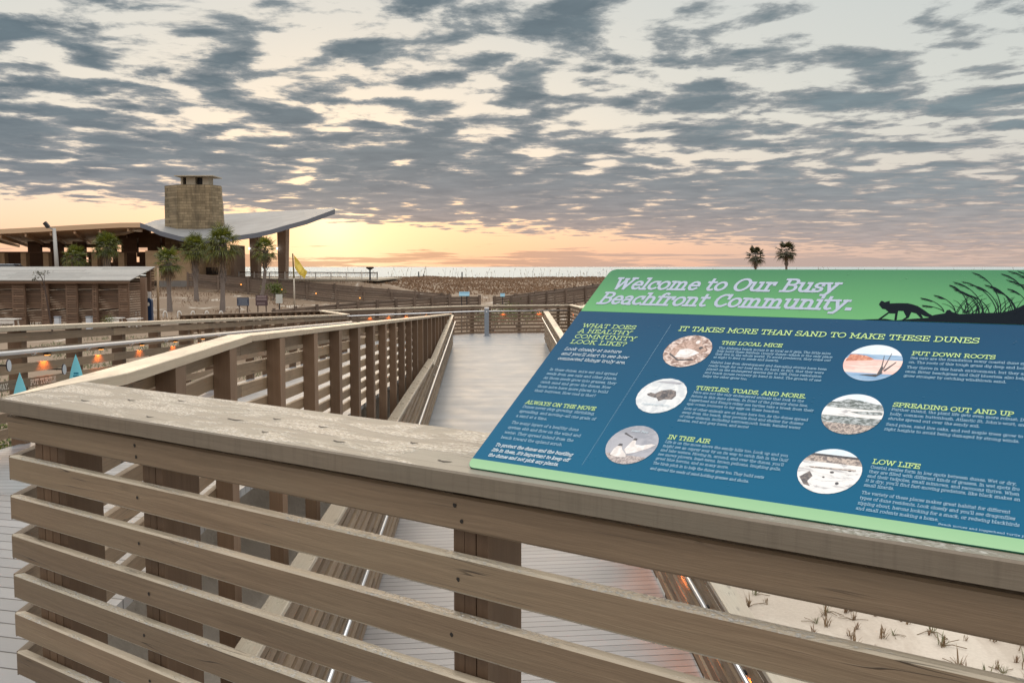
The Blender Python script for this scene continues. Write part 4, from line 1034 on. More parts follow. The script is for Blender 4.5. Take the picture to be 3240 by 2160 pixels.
# ------------------------------------------------------------------ far boardwalk fences
FS = [(-.21 - .2 * i - .165, -.21 - .2 * i) for i in range(5)] + [(-.19, -.055)]
def fence(label, pts, side, sp_, H=1.2, lamps=(), cat='fence'):
    pa = Path([P(*p) for p in pts], side)
    root = rail('wooden_fence', label, cat, pa, 0, pa.len, H=H, capmat=M_FARW, slatmat=M_FARW, postmat=M_FARW, posts=frange(.1, pa.len - .1, sp_), slats=FS, post_up=.16, post_w=.15, post_o=(-.15, -.003), capo=(.002, .14), zfoot=lambda p: p.z - H - .25, board=6)
    for u in lamps:
        p = pa.at(u) + Vector((0, 0, -.55)); n = pa.segn(pa.seg(u))
        mb = MB(); c = p - n * .16; mb.tube([c + n * .06, c], .055, 10); ob = mb.build('round_lamp', M_LAMP, root)
    return root
fence('weathered slatted boardwalk fence sloping down from the pavilion to the right', [(590, 864, 86), (760, 880, 87), (1110, 922, 89), (1428, 936, 92)], 1, 2.55, lamps=(4.6, 8.1, 11.1, 15.0))
fence('second line of boardwalk fence behind the first, only its top and post tips showing', [(700, 869, 91), (1010, 896, 92.5), (1425, 931, 95)], 1, 2.55)
fence('dark boardwalk fence crossing in front, rising to the right behind the platform', [(860, 981, 58), (1130, 957, 61), (1420, 939, 65), (1520, 938, 66)], 1, 1.35)
fence('dark fence behind the far platform, climbing toward the big sign', [(1612, 942, 74), (1745, 924, 78), (1960, 894, 83), (2300, 868, 90)], 1, 2.2)
fence('fence line behind the climbing fence with a gap of light between', [(1560, 940, 80), (1745, 918, 84), (1960, 890, 89), (2300, 862, 96)], 1, 2.2)
def stub_fence():
    a, b = P(570, 996, 33.6), P(1012, 982, 38.4)
    pa = Path([a, b], 1)
    rail('railing', 'brown rail with closely spaced short posts behind the left outer railing', 'railing', pa, 0, pa.len, H=1.2, slatmat=M_RAILD, capmat=M_RAILD, posts=frange(.1, pa.len - .05, .30), post_w=.085, post_o=(-.10, -.003), capo=(-.12, .06), slats=[(-.16, -.055), (-.42, -.32), (-.62, -.5), (-.85, -.74)], zfoot=lambda p: p.z - 1.5)
stub_fence()

# ------------------------------------------------------------------ pavilion
def stone_mat():
    m_, k, b = mat('tower_stone')
    uv = k.node('ShaderNodeUVMap').outputs[0]
    u, v, _ = k.sep(uv)
    br = k.node('ShaderNodeTexBrick'); k.set(br, 'Vector', k.comb(k.m('ADD', u, k.m('MULTIPLY', k.noise(uv, 1.5, 2.), .12)), v, 0.)); br.inputs['Scale'].default_value = 1.; br.inputs['Brick Width'].default_value = .8; br.inputs['Row Height'].default_value = .26; br.inputs['Mortar Size'].default_value = .014; br.inputs['Bias'].default_value = -.2
    k.set(br, 'Color1', c4(srgb(152, 134, 106))); k.set(br, 'Color2', c4(srgb(116, 101, 78))); k.set(br, 'Mortar', c4(srgb(96, 84, 62)))
    st = k.noise(k.comb(k.m('MULTIPLY', u, .9), k.m('MULTIPLY', v, .12), 0.), 1., 5., .65, .4)
    low = k.noise(uv, 1.1, 7., .75)
    c = k.mix(k.lin(st, .46, .66, 0., .75), br.outputs[0], srgb(66, 58, 46))
    c = k.mix(k.lin(low, .5, .75, 0., .6), c, srgb(92, 84, 64))
    k.set(b, 'Base Color', c); b.inputs['Roughness'].default_value = .9
    k.set(b, 'Normal', k.bump(k.m('ADD', br.outputs['Fac'], k.m('MULTIPLY', low, -1.)), .5, .05))
    return m_
def pav_mat(name, col, row=.4):
    m_, k, b = mat(name)
    uv = k.node('ShaderNodeUVMap').outputs[0]
    br = k.node('ShaderNodeTexBrick'); k.set(br, 'Vector', uv); br.inputs['Scale'].default_value = 1.; br.inputs['Brick Width'].default_value = row * 2; br.inputs['Row Height'].default_value = row; br.inputs['Mortar Size'].default_value = .012
    k.set(br, 'Color1', c4(col)); k.set(br, 'Color2', c4(tuple(c * .9 for c in col))); k.set(br, 'Mortar', c4(tuple(c * .72 for c in col)))
    k.set(b, 'Base Color', k.mix(k.lin(k.noise(uv, 1.2, 5., .65), .4, .7, 0., .35), br.outputs[0], tuple(c * .7 for c in col))); b.inputs['Roughness'].default_value = .85
    return m_
def pavilion():
    ST = stone_mat(); TAN = pav_mat('tan_block', srgb(186, 160, 128)); BRN = pav_mat('brown_block', srgb(104, 80, 64)); COLM = pav_mat('column_block', srgb(158, 136, 118), .6); GRY = pav_mat('grey_plinth', srgb(132, 128, 124), .8)
    ROOF = simple('roof_metal', srgb(126, 127, 128), .5, .2, .45, .55); FASC = simple('roof_edge', srgb(104, 108, 118), .5, .2, .1, 1); SOF = wood('soffit_wood', srgb(206, 166, 128), srgb(170, 132, 98), .6, knots=False); BEAM = wood('beam_wood', srgb(206, 172, 138), srgb(172, 138, 106), .6, knots=False)
    root = empty('beach_pavilion', P(560, 918, 92), 'long beach pavilion with a swooping upturned roof and a square stone tower', 'building')
    YN, YF = 88., 108.
    near = [(-260, 734), (-90, 728), (0, 725), (120, 719), (260, 711), (380, 705), (443, 704.5), (475, 716), (507, 731), (571, 748), (632, 754.5), (720, 750), (810, 737), (860, 726), (900, 714), (971, 695), (1060, 662)]
    far = [(-260, 730), (-90, 742), (0, 752), (120, 768), (260, 768), (380, 742), (430, 722), (462, 707), (490, 697.5), (545, 688), (610, 682), (700, 677.5), (790, 673), (840, 670), (885, 667.5), (960, 663.5), (1059, 658.5)]
    N_, M_ = len(near), 8
    th = Vector((0, 0, -.42))
    gridp = [[P(lerp(nx, fx, j / M_), lerp(ny, fy, j / M_), lerp(YN, YF, j / M_)) for j in range(M_ + 1)] for (nx, ny), (fx, fy) in zip(near, far)]
    mb = MB()
    for i in range(N_ - 1):
        for j in range(M_):
            a, b, c, d = gridp[i][j], gridp[i + 1][j], gridp[i + 1][j + 1], gridp[i][j + 1]
            mb.face([a, b, c, d], [(0, 0)] * 4, 0)
    mb.build('roof', ROOF, root, smooth=True)
    mb = MB()
    for i in range(N_ - 1):
        for j in range(M_):
            a, b, c, d = gridp[i][j], gridp[i + 1][j], gridp[i + 1][j + 1], gridp[i][j + 1]
            mb.face([a + th, d + th, c + th, b + th], [(j, i * 2), (j + 1, i * 2), (j + 1, i * 2 + 2), (j, i * 2 + 2)])
    mb.build('soffit', SOF, root, smooth=True)
    mb = MB()
    for i in range(N_ - 1):
        for j, rv in ((0, False), (M_, True)):
            a, b = gridp[i][j], gridp[i + 1][j]; f = [a, a + th, b + th, b]
            mb.face(f[::-1] if rv else f, None, 1 if (i < 6 and not rv) else 0)
    for i, rv in ((0, True), (N_ - 1, False)):
        for j in range(M_):
            a, b = gridp[i][j], gridp[i][j + 1]; f = [a, a + th, b + th, b]; mb.face(f[::-1] if rv else f)
    mb.build('fascia', [FASC, BEAM], root)
    # beams under the left roof
    for (xn, xf) in ((-60, 60), (0, 110), (80, 165), (160, 225), (235, 290), (315, 365), (404, 452)):
        yn = interp(xn, near); yf = interp(xf, far)
        mb = MB(); a = P(xn, yn, YN + .3) + th + Vector((0, 0, -.22)); b = P(xf, min(yf, 775), YF - 1) + th + Vector((0, 0, -.22)); mb.bar(a, b, .16, .26); mb.build('beam', BEAM, root)
    def blockpx(name, x0, x1, yt, yb, Y, dep, m_, taper=0.):
        a, b = P(x0, yb, Y), P(x1, yb, Y); zt = P(x0, yt, Y).z; zb = a.z
        mb = MB(); mb.prism([(a.x, Y), (b.x, Y), (b.x, Y + dep), (a.x, Y + dep)], zb, zt, gd=(0, 0.001) if False else (1, 0)); mbx = mb
        # uv in metres on the walls
        mbx.uv = [[(mbx.v[k][0] + mbx.v[k][1], mbx.v[k][2]) for k in f] for f in mbx.f]
        return mb.build(name, m_, root)
    # tower
    Yt = 96.
    def plan(fl, fr, r1, r2, l1, y0, y1):
        f = lambda x, Y: (P(x, (y0 + y1) / 2, Y).x, Y)
        return [f(fl, Yt), f(fr, Yt), f(r1, Yt + 1.5), f(r2, Yt + 3.3), f(fr + 8, Yt + 4.6), f(fl + 8, Yt + 4.6), f(l1 + 16, Yt + 3.3), f(l1, Yt + 1.6)]
    mb = MB(); bot = plan(554, 684, 722, 727, 523, 800, 1000); top = plan(560, 666, 698, 702, 520, 584, 584)
    zb, zt = P(520, 900, Yt).z, P(520, 584, Yt).z
    nlev = 10; rings = []
    rg = random.Random(2)
    for l in range(nlev + 1):
        k = l / nlev; rings.append([Vector((lerp(b[0], t_[0], k) + rg.uniform(-.03, .03), lerp(b[1], t_[1], k) + rg.uniform(-.03, .03), lerp(zb, zt, k))) for b, t_ in zip(bot, top)])
    b0 = len(mb.v); mb.rings(rings, [r[0].z for r in rings])
    mb.uv = [[(mb.v[k][0] * .9 + mb.v[k][1] * .7, mb.v[k][2]) for k in f] for f in mb.f]
    tw = mb.build('tower', ST, root)
    def box3(name, x0, x1, y0, y1, Y, d, m_, par):
        a, b = P(x0, y1, Y), P(x1, y1, Y); zt_ = P(x0, y0, Y).z
        mb = MB(); mb.prism([(a.x, Y), (b.x, Y), (b.x, Y + d), (a.x, Y + d)], a.z, zt_); return mb.build(name, m_, par)
    CH = simple('chimney_render', srgb(168, 158, 140), .8, 0, .15, 2)
    for (x0, x1) in ((572, 578), (589, 618), (641, 659)): box3('chimney_pier', x0, x1, 560, 585, Yt + .9, 1.6, CH, tw)
    box3('chimney_lintel', 572.5, 658.5, 556.5, 561, Yt + .95, 1.5, CH, tw)
    box3('chimney_core', 580, 648, 562, 584, Yt + 1.6, .3, M_DARK, tw)
    box3('chimney_slab', 550, 674, 554.5, 557.5, Yt + .3, 3., CH, tw)
    # front block with its plinth, right wing
    blockpx('wall', 462, 607, 793, 888, 91., 6, TAN); blockpx('plinth', 505, 607, 888, 935, 90.6, 6.5, GRY)
    blockpx('wall', 620, 730, 790, 900, 95.5, .5, TAN); blockpx('wall', 607.5, 619.5, 800, 900, 94, 2, BRN)
    blockpx('wall', 730.5, 742, 775, 900, 95.6, 4, COLM)
    blockpx('doorway', 632, 688, 846, 868, 95.3, .2, simple('dark_opening', (.03, .022, .018), .7))
    # arcade: piers in front, dark wall behind, openings to the sky
    for (x0, x1) in ((-190, -172), (-120, -102), (-60, -42), (2, 16), (67, 84), (138, 155), (210, 228), (291, 309), (375, 394)): blockpx('pier', x0, x1, 798, 862, 94., .7, TAN)
    blockpx('parapet', -260, 461, 796.5, 799.5, 93.8, .5, BRN)
    for (x0, x1, y0, y1) in ((-260, 274, 799, 862), (274, 281, 799, 814), (274, 281, 829.5, 862), (281, 351, 799, 862), (351, 358, 799, 814), (351, 358, 830, 862), (358, 433, 799, 862), (433, 442, 799, 813), (433, 442, 829, 862), (442, 461.5, 799, 862)):
        blockpx('rear_wall', x0, x1, y0, y1, 99., .08, BRN)
    for (x0, x1) in ((88, 101), (101.5, 128), (159, 197), (230, 269), (304, 312), (340, 366), (384, 434), (467, 508), (527, 555)):
        blockpx('roof_pier', x0, x1, 764 if x0 < 300 else 752, 797, 99., .45, BRN)
    for (x0, x1, y0) in ((128, 159, 770), (197, 230, 772), (269, 304, 772), (312, 340, 770), (434, 467, 768), (508, 527, 768)): blockpx('lintel', x0, x1, y0, 783, 99.3, .8, BRN)
    blockpx('rear_wall', 310, 400, 745, 775, 103, .4, BRN); blockpx('rear_wall', 372, 475, 716, 775, 105.5, .4, BRN); blockpx('rear_wall', 468, 560, 737, 776, 104.4, .4, BRN); blockpx('rear_wall', 555.5, 640, 752, 800, 97, .5, BRN)
    # right columns
    for (x0, x1, x2, x3, yt) in ((789, 817, 793, 815, 741), (877, 905, 881, 903, 722)):
        Y = 98.; a, b = P(x2, 885, Y), P(x3, 885, Y); c, d = P(x0, yt, Y), P(x1, yt, Y)
        mb = MB(); zb = a.z - .3; zt = c.z
        mb.rings([[Vector((a.x, Y, zb)), Vector((b.x, Y, zb)), Vector((b.x, Y + 1.4, zb)), Vector((a.x, Y + 1.4, zb))], [Vector((c.x, Y - .1, zt)), Vector((d.x, Y - .1, zt)), Vector((d.x, Y + 1.5, zt)), Vector((c.x, Y + 1.5, zt))]], [0, 5])
        mb.uv = [[(mb.v[k][0] + mb.v[k][1], mb.v[k][2]) for k in f] for f in mb.f]
        cm = mb.build('column', COLM, root)
        mb = MB(); mb.bar(P(x0 - 2, 786, Y - .3) , P(x0 + 1, 786, Y - .3), .14, .14); mb.build('wall_lamp', simple('cool_lamp', (.8, .9, 1.), .5, emit=(.8, .92, 1.), es=8.), cm)
    # terrace slab
    a, b = P(600, 884, 96.5), P(1195, 884, 96.5)
    mb = MB(); mb.prism([(a.x - 30, 96.5), (b.x, 96.5), (b.x, 118), (a.x - 30, 118)], a.z - .16, a.z); mb.build('terrace', CH, root)
    # awning beside the wing
    mb = MB(); p = [P(731, 850, 99), P(748, 857, 99), P(748, 868, 99), P(731, 868, 99)]; mb.face(p[::-1]); mb.face([q_ + Vector((0, 2, 0)) for q_ in p]); mb.face([p[0], p[1], p[1] + Vector((0, 2, 0)), p[0] + Vector((0, 2, 0))]); mb.build('lean_to', BRN, root)
pavilion()

M_WHITEP = simple('white_paint', srgb(206, 202, 196), .5)
def picket_railing():
    Y = 97.; root = empty('picket_railing', P(960, 886, Y), 'pale picket railing along the pavilion terrace with darker top rail', 'railing')
    mb = MB(); mb.bar(P(705, 861, Y), P(1195, 863, Y), .09, .10); mb.build('top_rail', M_FARW, root)
    mb = MB(); mb.bar(P(705, 866, Y), P(1195, 867.5, Y), .04, .04); mb.bar(P(705, 883, Y), P(1195, 883, Y), .04, .04); mb.build('side_rail', M_WHITEP, root)
    mb = MB(); n = 140
    for i in range(n + 1):
        x = lerp(707, 1193, i / n); mb.bar(P(x, 866.6, Y), P(x, 882.8, Y), .016, .016)
    tag(mb.build('picket', M_WHITEP, root), kind='stuff')
    for x in frange(707, 1194, 48.6):
        mb = MB(); mb.bar(P(x, 860, Y - .12), P(x, 885, Y - .12), .09, .09); mb.build('post', M_WHITEP, root)
picket_railing()
def viewer():
    Y = 96.2; b = P(1171, 886, Y); root = empty('coin_viewer', b, 'dark tower viewer binoculars on a pole at the end of the terrace', 'viewer')
    t_ = P(1171, 852, Y); k = .031
    mb = MB(); mb.tube([b, (b.x, b.y, t_.z)], [.09, .07], 8); mb.build('pole', M_DARK, root)
    mb = MB(); mb.tube([b, (b.x, b.y, b.z + .05)], [.26, .2], 10); mb.build('base', M_DARK, root)
    mb = MB(); c = Vector((b.x, b.y, t_.z + .1)); mb.rings([[c + Vector((sx * w, sy * .18, z)) for sx, sy in ((-1, -1), (1, -1), (1, 1), (-1, 1))] for z, w in ((-.15, .1), (0., .34), (.06, .4), (.14, .3))], [0, .1, .2, .3]); mb.build('head', M_DARK, root)
    mb = MB(); 
    for s_ in (-.14, .14): mb.tube([c + Vector((s_, -.16, .06)), c + Vector((s_, -.36, .05))], .07, 8)
    mb.build('eyepiece', M_DARK, root)
viewer()

# ------------------------------------------------------------------ shelter with slatted stalls
def slatwall(mb, a, b, z0, z1, pitch=.135, hgt=.085, th=.035, skip=()):
    a, b = Vector(a), Vector(b); d = (b - a); z = z0; i = 0
    n = Vector((-d.y, d.x, 0)).normalized() * th
    while z < z1 - hgt * .5:
        if i not in skip: mb.box(Vector((a.x, a.y, z)), Vector((d.x, d.y, 0)), n, Vector((0, 0, hgt)), v0=RG.uniform(0, 9), ti=RG.random())
        z += pitch; i += 1
def shelter():
    Yn, Yf = 54., 58.5; GZ = -1.62
    ROOFM = wood('shelter_roof', srgb(160, 157, 152), srgb(104, 100, 96), .6, knots=False, tintvar=.2, streak=True)
    xr = P(411, 886, Yn).x; xl = P(-420, 886, Yn).x; xrf = P(492, 844, Yf).x; zn = P(411, 886, Yn).z; zf = P(492, 843.5, Yf).z
    root = empty('shower_shelter', (xr, Yn, GZ), 'low brown slatted shelter with a pale sloping board roof at the left', 'shelter')
    mb = MB(); nb = 9
    for i in range(nb):
        k0, k1 = i / nb, (i + 1) / nb
        y0, y1 = lerp(Yn, Yf, k0), lerp(Yn, Yf, k1) - .012
        z0, z1_ = lerp(zn, zf, k0), lerp(zn, zf, k1); x1a, x1b = lerp(xr, xrf, k0), lerp(xr, xrf, k1)
        x = xl; cuts = [xl]
        while cuts[-1] < xr - 3: cuts.append(cuts[-1] + RG.uniform(3, 4.5))
        cuts = cuts[:-1] + [None]
        for c0_, c1_ in zip(cuts, cuts[1:]):
            xa = c0_; xb0 = (c1_ - .01) if c1_ else x1a; xb1 = (c1_ - .01) if c1_ else x1b
            j = RG.uniform(-.006, .006); t_ = .045; vv = RG.uniform(0, 20)
            q_ = [Vector((xa, y0, z0 + j)), Vector((xb0, y0, z0 + j)), Vector((xb1, y1, z1_ + j)), Vector((xa, y1, z1_ + j))]
            uvq = [(p.x, p.y + vv) for p in q_]; ti = RG.random()
            mb.face(q_, uvq, 0, ti); dn_ = Vector((0, 0, -t_)); mb.face([p + dn_ for p in reversed(q_)], uvq[::-1], 0, ti)
            for a in range(4): mb.face([q_[a] + dn_, q_[(a + 1) % 4] + dn_, q_[(a + 1) % 4], q_[a]], [uvq[a], uvq[(a + 1) % 4], uvq[(a + 1) % 4], uvq[a]], 0, ti)
    mb.build('roof', ROOFM, root)
    mb = MB(); mb.bar((xl, Yn + .1, zn - .12), (xr - .05, Yn + .1, zn - .12), .06, .13); mb.bar((xl, Yf - .2, zf - .16), (xrf - .1, Yf - .2, zf - .16), .06, .16); mb.build('beam', M_SHED, root)
    # rear and side screens
    mb = MB(); slatwall(mb, (xl, Yn + .75, 0), (P(405, 900, Yn + .75).x, Yn + .75, 0), GZ + .25, lerp(zn, zf, .16) - .2, .124, .104, skip=(5, 14)); mb.build('rear_screen', M_SHED, root)
    mb = MB(); slatwall(mb, (P(408, 900, Yf).x, Yf - .4, 0), (P(496, 900, Yf).x, Yf - .4, 0), P(0, 918, Yf).z, zf - .1, .155, .1); mb.build('rear_screen', M_SHED, root)
    # partitions between stalls
    for i, (pa, pb) in enumerate(((-150, -118), (-72, -46), (38, 74), (130, 148), (208, 240), (292, 304), (375, 402))):
        xa, xb = P(pa, 900, Yn + .3).x, P(pb, 900, Yn + .3).x
        mb = MB(); slatwall(mb, (xa, Yn + .3, 0), (xb, Yn + .3, 0), GZ + .42, zn - .2, .135, .1)
        xx = xb if i % 2 else xa
        slatwall(mb, (xx, Yn + .36, 0), (xx + .1, Yf - .6, 0), GZ + .42, zn - .1, .135, .1); mb.build('partition', M_SHED, root)
        for x in (xa, xb):
            mb = MB(); mb.box((x - .05, Yn + .34, GZ - .1), (0, 0, zn - .1 - GZ), (.1, 0, 0), (0, .14, 0)); mb.build('post', M_SHED, root)
        mb = MB(); mb.prism([(xa, Yn + .35), (xb, Yn + .35), (xb, Yn + .9), (xa, Yn + .9)], GZ, GZ + .4); mb.build('stall_base', M_SHED, root)
    x0, x1 = P(443, 900, Yn + 1.2).x, P(459, 900, Yn + 1.2).x
    ztop = lerp(zn, zf, 1.2 / (Yf - Yn)) - .06
    mb = MB(); mb.box((x0, Yn + 1.2, GZ - .2), (0, 0, ztop - GZ + .2), (x1 - x0, 0, 0), (0, .3, 0)); mb.build('post', M_SHED, root)
    mb = MB(); x0, x1 = P(466, 900, Yf - .6).x, P(476, 900, Yf - .6).x; mb.box((x0, Yf - .6, GZ - .2), (0, 0, zf - GZ), (x1 - x0, 0, 0), (0, .2, 0)); mb.build('post', M_SHED, root)
shelter()

# things by the shelter ---------------------------------------------------
def table(xc, zt, w, Y, lab, leg=True):
    c = P(xc, 1000, Y); c.z = gz(c.x, Y); root = empty('picnic_table', c, lab, 'table', 'pale tables by the shelter')
    zt = P(xc, zt, Y).z; hw = w / 2
    mb = MB()
    for i in range(4): mb.box((c.x - hw, c.y - .4 + i * .2, zt - .04), (w, 0, 0), (0, .19, 0), (0, 0, .04))
    mb.build('table_top', M_WHITEP, root)
    mb = MB(); mb.box((c.x - hw + .05, c.y - .36, zt - .24), (w - .1, 0, 0), (0, .03, 0), (0, 0, .19)); mb.build('apron', M_WHITEP, root)
    for sx in (-1, 1):
        for sy in (-1, 1):
            mb = MB(); mb.bar((c.x + sx * (hw - .1), c.y + sy * .3, c.z), (c.x + sx * (hw - .14), c.y + sy * .2, zt - .04), .07, .07); mb.build('leg', M_WHITEP, root)
table(22, 1008, 1.15, 51, 'pale grey table at the left edge under the shelter')
table(365, 1005, .75, 52, 'small pale table right of the potted shrub'); table(426, 1007, .62, 52.5, 'pale low table beside the thick shelter post')
def box_thing(name, lab, cat, xc, yt, w, Y, m_, h=None, group=None):
    c = P(xc, yt, Y); g0 = gz(c.x, Y); root = empty(name, (c.x, Y, g0), lab, cat, group)
    return root, c, g0
BINM = simple('pale_bin', srgb(186, 192, 200), .5)
for xc, lab in ((182, 'pale upright bin standing left of the middle stall'), (282, 'pale upright bin between the two stall posts on the right')):
    r_, c, g0 = box_thing('bin', lab, 'bin', xc, 1004, .2, 53, BINM, group='pale bins by the shelter')
    mb = MB(); mb.prism([(c.x - .13, 53 - .13), (c.x + .13, 53 - .13), (c.x + .13, 53.13), (c.x - .13, 53.13)], g0, c.z, chamfer=.02); mb.build('body', BINM, r_)
    mb = MB(); mb.prism([(c.x - .15, 53 - .15), (c.x + .15, 53 - .15), (c.x + .15, 53.15), (c.x - .15, 53.15)], c.z + .003, c.z + .06, chamfer=.02); mb.build('lid', M_GALV, r_)
def kiosk():
    Y = 56.; b = P(473, 1016, Y); g0 = gz(b.x, Y); t_ = P(473, 948, Y); root = empty('beach_kiosk', (b.x, Y, g0), 'dark blue rounded post kiosk with a white round emblem', 'kiosk')
    NV = simple('navy_paint', srgb(28, 50, 82), .35); 
    mb = MB(); hw = .19
    prof = [(-hw, g0), (-hw, t_.z - .1)] + [(hw * math.cos(a), t_.z - .1 + .2 * math.sin(a)) for a in [math.pi - i * math.pi / 8 for i in range(1, 8)]] + [(hw, t_.z - .1), (hw, g0)]
    mb.rings([[Vector((b.x + x, Y + y, z)) for x, z in prof] for y in (.14, -.14)], [0, .28]); mb.build('body', NV, root)
    mb = MB(); mb.face([(b.x + .09 * math.cos(a), Y - .144, P(473, 962, Y).z + .11 * math.sin(a)) for a in [i * math.pi / 8 for i in range(16)]]); mb.build('emblem', M_WHITEP, root)
    mb = MB(); mb.prism([(b.x - .05, Y - .03), (b.x + .14, Y - .03), (b.x + .14, Y), (b.x - .05, Y)], t_.z + .09, t_.z + .46); mb.build('card', M_WHITEP, root)
kiosk()
def pole():
    Y = 60.; b = P(501, 1015, Y); g0 = gz(b.x, Y); t_ = P(499, 846, Y); root = empty('wooden_pole', (b.x, Y, g0), 'tall thin tan wooden pole right of the shelter', 'pole')
    mb = MB(); mb.tube([(b.x, Y, g0), (t_.x, Y, t_.z)], [.075, .06], 10); mb.build('shaft', simple('pole_wood', srgb(150, 126, 98), .7, 0, .2, 6), root, smooth=True)
    mb = MB(); mb.tube([(t_.x, Y, t_.z), (t_.x, Y, t_.z + .04)], [.07, .03], 10); mb.build('cap', M_DARK, root)
pole()
def lamp_pole():
    Y = 84.; b = P(180, 855, Y); t_ = P(171, 722, Y); root = empty('light_pole', b, 'grey light pole with a tilted floodlight rising before the pavilion roof', 'street lamp')
    g0 = gz(b.x, Y)
    mb = MB(); mb.tube([(b.x + .1, Y, g0), (t_.x, Y, t_.z)], [.2, .14], 10); mb.build('shaft', simple('pale_pole', srgb(158, 156, 152), .5, .2), root, smooth=True)
    h = P(150, 717, Y); mb = MB(); mb.bar((t_.x, Y, t_.z - .1), (h.x, Y, h.z - .05), .09, .09); mb.build('arm', M_GALV, root)
    mb = MB(); a, b2 = P(153, 719, Y - .1), P(141, 704, Y - .1); mb.bar(a, b2, .3, .26, up=(0, 1, 0)); mb.build('floodlight', M_DARK, root)
lamp_pole()
# bicycle hoops
HY = 66.
def hoop():
    g0 = 0.; root = empty('bike_rack', (0, 0, 0), 'pale inverted U bike hoop', 'bike rack', 'bike hoops in a row on the sand')
    w = .12; h = .95; mb = MB()
    pts = [(-w, 0, 0), (-w * .9, 0, h - .15)] + [(-w * .85 * math.cos(a), 0, h - .15 + .15 * math.sin(a)) for a in [i * math.pi / 8 for i in range(9)]] + [(w * .9, 0, h - .15), (w, 0, 0)]
    mb.tube(pts, .045, 8); mb.build('hoop', M_WHITEP, root, smooth=True)
    for s_ in (-1, 1):
        mb = MB(); mb.tube([(s_ * w, 0, 0), (s_ * w, 0, .02)], .08, 8); mb.build('foot', M_GALV, root)
    return root
H0 = hoop()
where = ['beside the thick shelter post', 'in front of the blue kiosk', 'right of the thin tan pole', 'third from the blue kiosk, left of the small palm trunk', 'just right of the small palm trunk', 'behind the left end of the short brown rail', 'near the foot of the tallest palm']
for i, x in enumerate((435, 479, 522, 567, 610, 654, 699)):
    o = H0 if i == 0 else copy_tree(H0)
    p = P(x, 985, HY); o.location = (p.x, HY, p.z - .95); o.rotation_euler = (0, 0, R(28)); o['label'] = 'pale inverted U bike hoop ' + where[i]

# ------------------------------------------------------------------ palms
def leaf_mat(name, a, b_, sub=.15):
    m_, k, b = mat(name)
    at = k.node('ShaderNodeAttribute', attribute_name='tint').outputs['Fac']
    k.set(b, 'Base Color', k.mix(at, a, b_)); b.inputs['Roughness'].default_value = .5
    tr = k.node('ShaderNodeBsdfTranslucent'); k.set(tr, 0, k.mix(at, tuple(x * 1.2 for x in a), tuple(x * 1.2 for x in b_)))
    mx = k.node('ShaderNodeMixShader'); mx.inputs[0].default_value = .3
    k.l.new(b.outputs[0], mx.inputs[1]); k.l.new(tr.outputs[0], mx.inputs[2])
    o = [n for n in k.n if n.type == 'OUTPUT_MATERIAL'][0]; k.l.new(mx.outputs[0], o.inputs[0])
    return m_
M_FROND = leaf_mat('palm_frond', srgb(46, 58, 18), srgb(116, 120, 40)); M_DEAD = leaf_mat('dry_frond', srgb(104, 84, 62), srgb(146, 124, 96))
M_FRONDD = leaf_mat('dusky_frond', srgb(40, 42, 24), srgb(76, 72, 40))
M_TRUNK = simple('palm_trunk', srgb(120, 110, 104), .9, 0, .35, 9, .6)
def frond(mb, base, az, el, pet, fan, n, rg, droop=.5, w=.045):
    d = Vector((math.cos(az) * math.cos(el), math.sin(az) * math.cos(el), math.sin(el)))
    tip = base + d * pet + Vector((0, 0, -.12 * pet * pet))
    mb.bar(base, tip, .03, .02, ti=rg.random() * .4)
    side = d.cross(Vector((0, 0, 1))).normalized() if abs(d.z) < .98 else Vector((1, 0, 0)); up = side.cross(d)
    for i in range(n):
        k = (i + .5) / n * 2 - 1; a = k * R(118)
        L = fan * (1 - .32 * abs(k)) * rg.uniform(.88, 1.1)
        dir_ = (d * math.cos(a) + side * math.sin(a) + up * (.18 * (1 - abs(k)))).normalized()
        p0 = tip - d * .05; p1 = p0 + dir_ * L * .55 + Vector((0, 0, -.08 * droop * L)); p2 = p0 + dir_ * L * .92 + Vector((0, 0, -.62 * droop * L * rg.uniform(.6, 1.3)))
        s_ = dir_.cross(up).normalized() * w * .5; ti = rg.random()
        mb.face([p0 - s_ * .4, p0 + s_ * .4, p1 + s_, p1 - s_], None, 0, ti); mb.face([p1 - s_, p1 + s_, p2], None, 0, ti)
